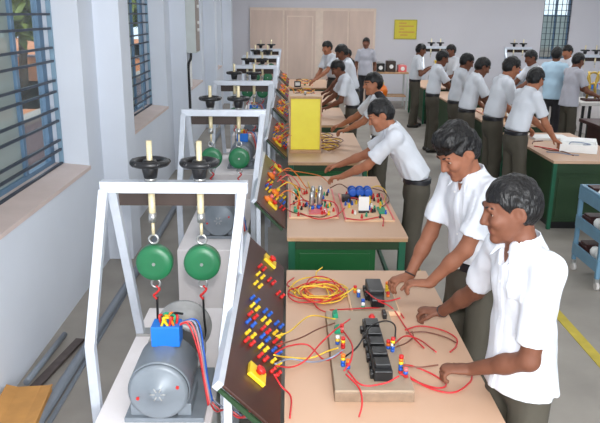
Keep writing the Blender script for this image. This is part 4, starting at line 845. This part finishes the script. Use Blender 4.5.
for dx, dy, l in ((4.17, 14.35, 'nearer the yellow poster'), (6.25, 14.35, 'below the far window'), (6.72, 11.2, 'at the far right beside the brass instruments')):
    for q, nm in ((fr, 'aluminium load frame with handwheels, {}'), (pl, 'white plinth of the load frame {}'), (mo, 'grey motor under the load frame {}')): dup(q, (dx, dy, 0), nm.format(l), 'test stands along the far side')
bt = thing('side_table', 'narrow steel table with equipment, under the yellow poster', 'table', (2.5, 17.2, 0)); MB().box((2.1, 16.9, .86), (2.9, 17.5, .90)).build('table_top', M['edge'], bt, .004); MB().box((2.12, 16.92, .30), (2.88, 17.48, .32)).build('lower_shelf', M['edge'], bt)
for x in (2.1, 2.86):
    for y in (16.9, 17.46): MB().box((x, y, 0), (x+.04, y+.04, .86)).build('leg', M['boxgrey'], bt)
for x, w_, m_, hh, l in ((2.22, .2, 'black', .2, 'black instrument on the steel table under the poster'), (2.48, .22, 'brownboard', .26, 'brown instrument in the middle of the steel table'), (2.76, .2, 'pink', .16, 'pale pink instrument at the end of the steel table')):
    t = thing('instrument', l, 'instrument', (x, 17.15, .90)); MB().box((x-w_/2, 17.0, .90), (x+w_/2, 17.3, .90+hh)).build('case', M[m_], t, .01); MB().cyl((x, 17.0, .90+hh*.5), (x, 16.99, .90+hh*.5), .05, 16).build('dial', M['white'], t); MB().tube([(x-.06, 17.15, .9+hh), (x-.05, 17.15, .94+hh), (x+.05, 17.15, .94+hh), (x+.06, 17.15, .9+hh)], .008, 6).build('handle', M['steel'], t)
st = thing('stool', 'low black stool carrying the orange pot', 'stool', (1.97, 15.0, 0)); MB().cyl((1.97, 15, .46), (1.97, 15, .5), .17, 20).build('seat', M['black'], st)
for k in range(4): a = PI/4+k*PI/2; MB().tube([(1.97+.11*math.cos(a), 15+.11*math.sin(a), .46), (1.97+.15*math.cos(a), 15+.15*math.sin(a), 0)], .012, 8).build('leg', M['black'], st)
ot = thing('pot', 'round orange-yellow pot on the stool far down the aisle', 'pot', (1.97, 15, .5)); MB().lathe((1.97, 15, .5), (0, 0, 1), [(.08, 0), (.15, .06), (.165, .15), (.13, .25), (.07, .29), (.075, .31)], 22).build('pot_body', M['orange'], ot); MB().cyl((1.97, 15, .81), (1.97, 15, .83), .085, 16).build('lid', M['yellow'], ot)

# ---------------------------------------------------------------- back wall
pp = thing('plywood_partition', 'pale plywood partition of four tall panels against the far wall', 'partition', (.6, 18.53, 0))
MB().box((-1.06, 18.52, 0), (2.24, 18.585, 2.40)).build('frame', M['plyb'], pp, .004)
for x0, x1 in ((-1.02, -.20), (-.15, .66), (.86, 1.50), (1.54, 2.18)):
    p = MB().box((x0, 18.505, .05), (x1, 18.521, 2.33)).build('wood_panel', M['ply'], pp, .003)
    if x0 == -.15:
        b = MB()
        for lo, hi in (((x0+.06, 18.495, .1), (x0+.09, 18.506, 2.2)), ((x1-.09, 18.495, .1), (x1-.06, 18.506, 2.2)), ((x0+.09, 18.495, 2.17), (x1-.09, 18.506, 2.2))): b.box(lo, hi)
        b.build('moulding', M['plyb'], p)
ps = thing('poster', 'yellow poster with faded orange lines on the far wall', 'poster', (3.03, 18.59, 1.6)); MB().box((2.74, 18.58, 1.63), (3.34, 18.595, 2.13)).build('sheet', M['poster'], ps)
b = MB()
for k, (x0, x1) in enumerate(((2.86, 3.06), (2.86, 3.25), (2.88, 3.0), (2.86, 3.28), (2.9, 3.1))): b.box((x0, 18.577, 2.02-k*.075), (x1, 18.581, 2.055-k*.075))
b.build('faded_print', M['posterink'], ps); b = MB()
for lo, hi in (((2.74, 18.576, 1.63), (2.76, 18.581, 2.13)), ((3.32, 18.576, 1.63), (3.34, 18.581, 2.13)), ((2.76, 18.576, 1.63), (3.32, 18.581, 1.65)), ((2.76, 18.576, 2.11), (3.32, 18.581, 2.13))): b.box(lo, hi)
b.build('border', M['posteredge'], ps)
# ---------------------------------------------------------------- left wall and floor bits
eb = thing('switch_box', 'grey electrical switch box on the second pillar', 'switch box', (-1.40, 10.15, 1.70)); MB().box((-1.475, 9.99, 1.70), (-1.34, 10.32, 2.62)).build('box_body', M['boxgrey'], eb, .005)
MB().box((-1.34, 10.0, 1.72), (-1.325, 10.31, 2.60)).build('box_door', M['boxbrown'], eb, .003)
for z in (2.02, 2.12, 2.34): MB().cyl((-1.325, 10.1, z), (-1.30, 10.1, z), .022, 12).build('knob', M['white'], eb)
solo(MB().tube(spline([(-1.42, 10.03, 1.70), (-1.425, 10.02, 1.62), (-1.46, 10.015, 1.5), (-1.455, 10.015, 1.0), (-1.455, 10.015, .02)]), .018, 8), 'power_cable', M['cable'], 'black power cable dropping from the switch box down the pillar', 'cable')
sb = thing('wall_switch', 'small white switch plate below the switch box', 'switch', (-1.47, 10.2, 1.35)); MB().box((-1.475, 10.12, 1.20), (-1.45, 10.30, 1.62)).build('plate', M['white'], sb, .003); MB().box((-1.45, 10.18, 1.38), (-1.443, 10.24, 1.46)).build('rocker', M['white'], sb)
ct = thing('carton', 'crushed brown cardboard carton on the floor by the left wall', 'carton', (-1.50, 3.5, 0)); Rz = Matrix.Rotation(math.radians(6), 3, 'Z')
MB().box((-1.62, 3.22, 0), (-1.40, 3.66, .10), rot=Rz).build('carton_body', M['carton'], ct, .006)
for lo, hi, an in (((-1.66, 3.24, .10), (-1.55, 3.64, .106), 18), ((-1.49, 3.24, .10), (-1.385, 3.64, .106), -15)): MB().box(lo, hi, rot=Rz @ Matrix.Rotation(math.radians(an), 3, 'Y')).build('flap', M['carton'], ct)
solo(MB().tube([(-1.43, 2.0, .032), (-1.40, 4.0, .032), (-1.36, 6.05, .032), (-1.36, 16, .032)], .032, 12), 'conduit', M['pipe'], 'long grey conduit lying on the floor beside the machines', 'pipe')
solo(MB().box((-1.37, 2.0, 0), (-1.345, 6.0, .012)), 'floor_strip', M['pipe'], 'thin grey strip lying beside the long conduit', 'strip')
solo(MB().tube([(-1.62, 3.78, .05), (-1.615, 4.5, .02)], .02, 10), 'conduit', M['pipe'], 'short grey pipe between the carton and the left wall', 'pipe')
solo(MB().box((-1.56, 3.68, .012), (-1.50, 4.42, .03), rot=Matrix.Rotation(math.radians(-8), 3, 'Z')), 'metal_strip', M['rust'], 'rusty dark metal strip sticking out from behind the carton', 'strip')
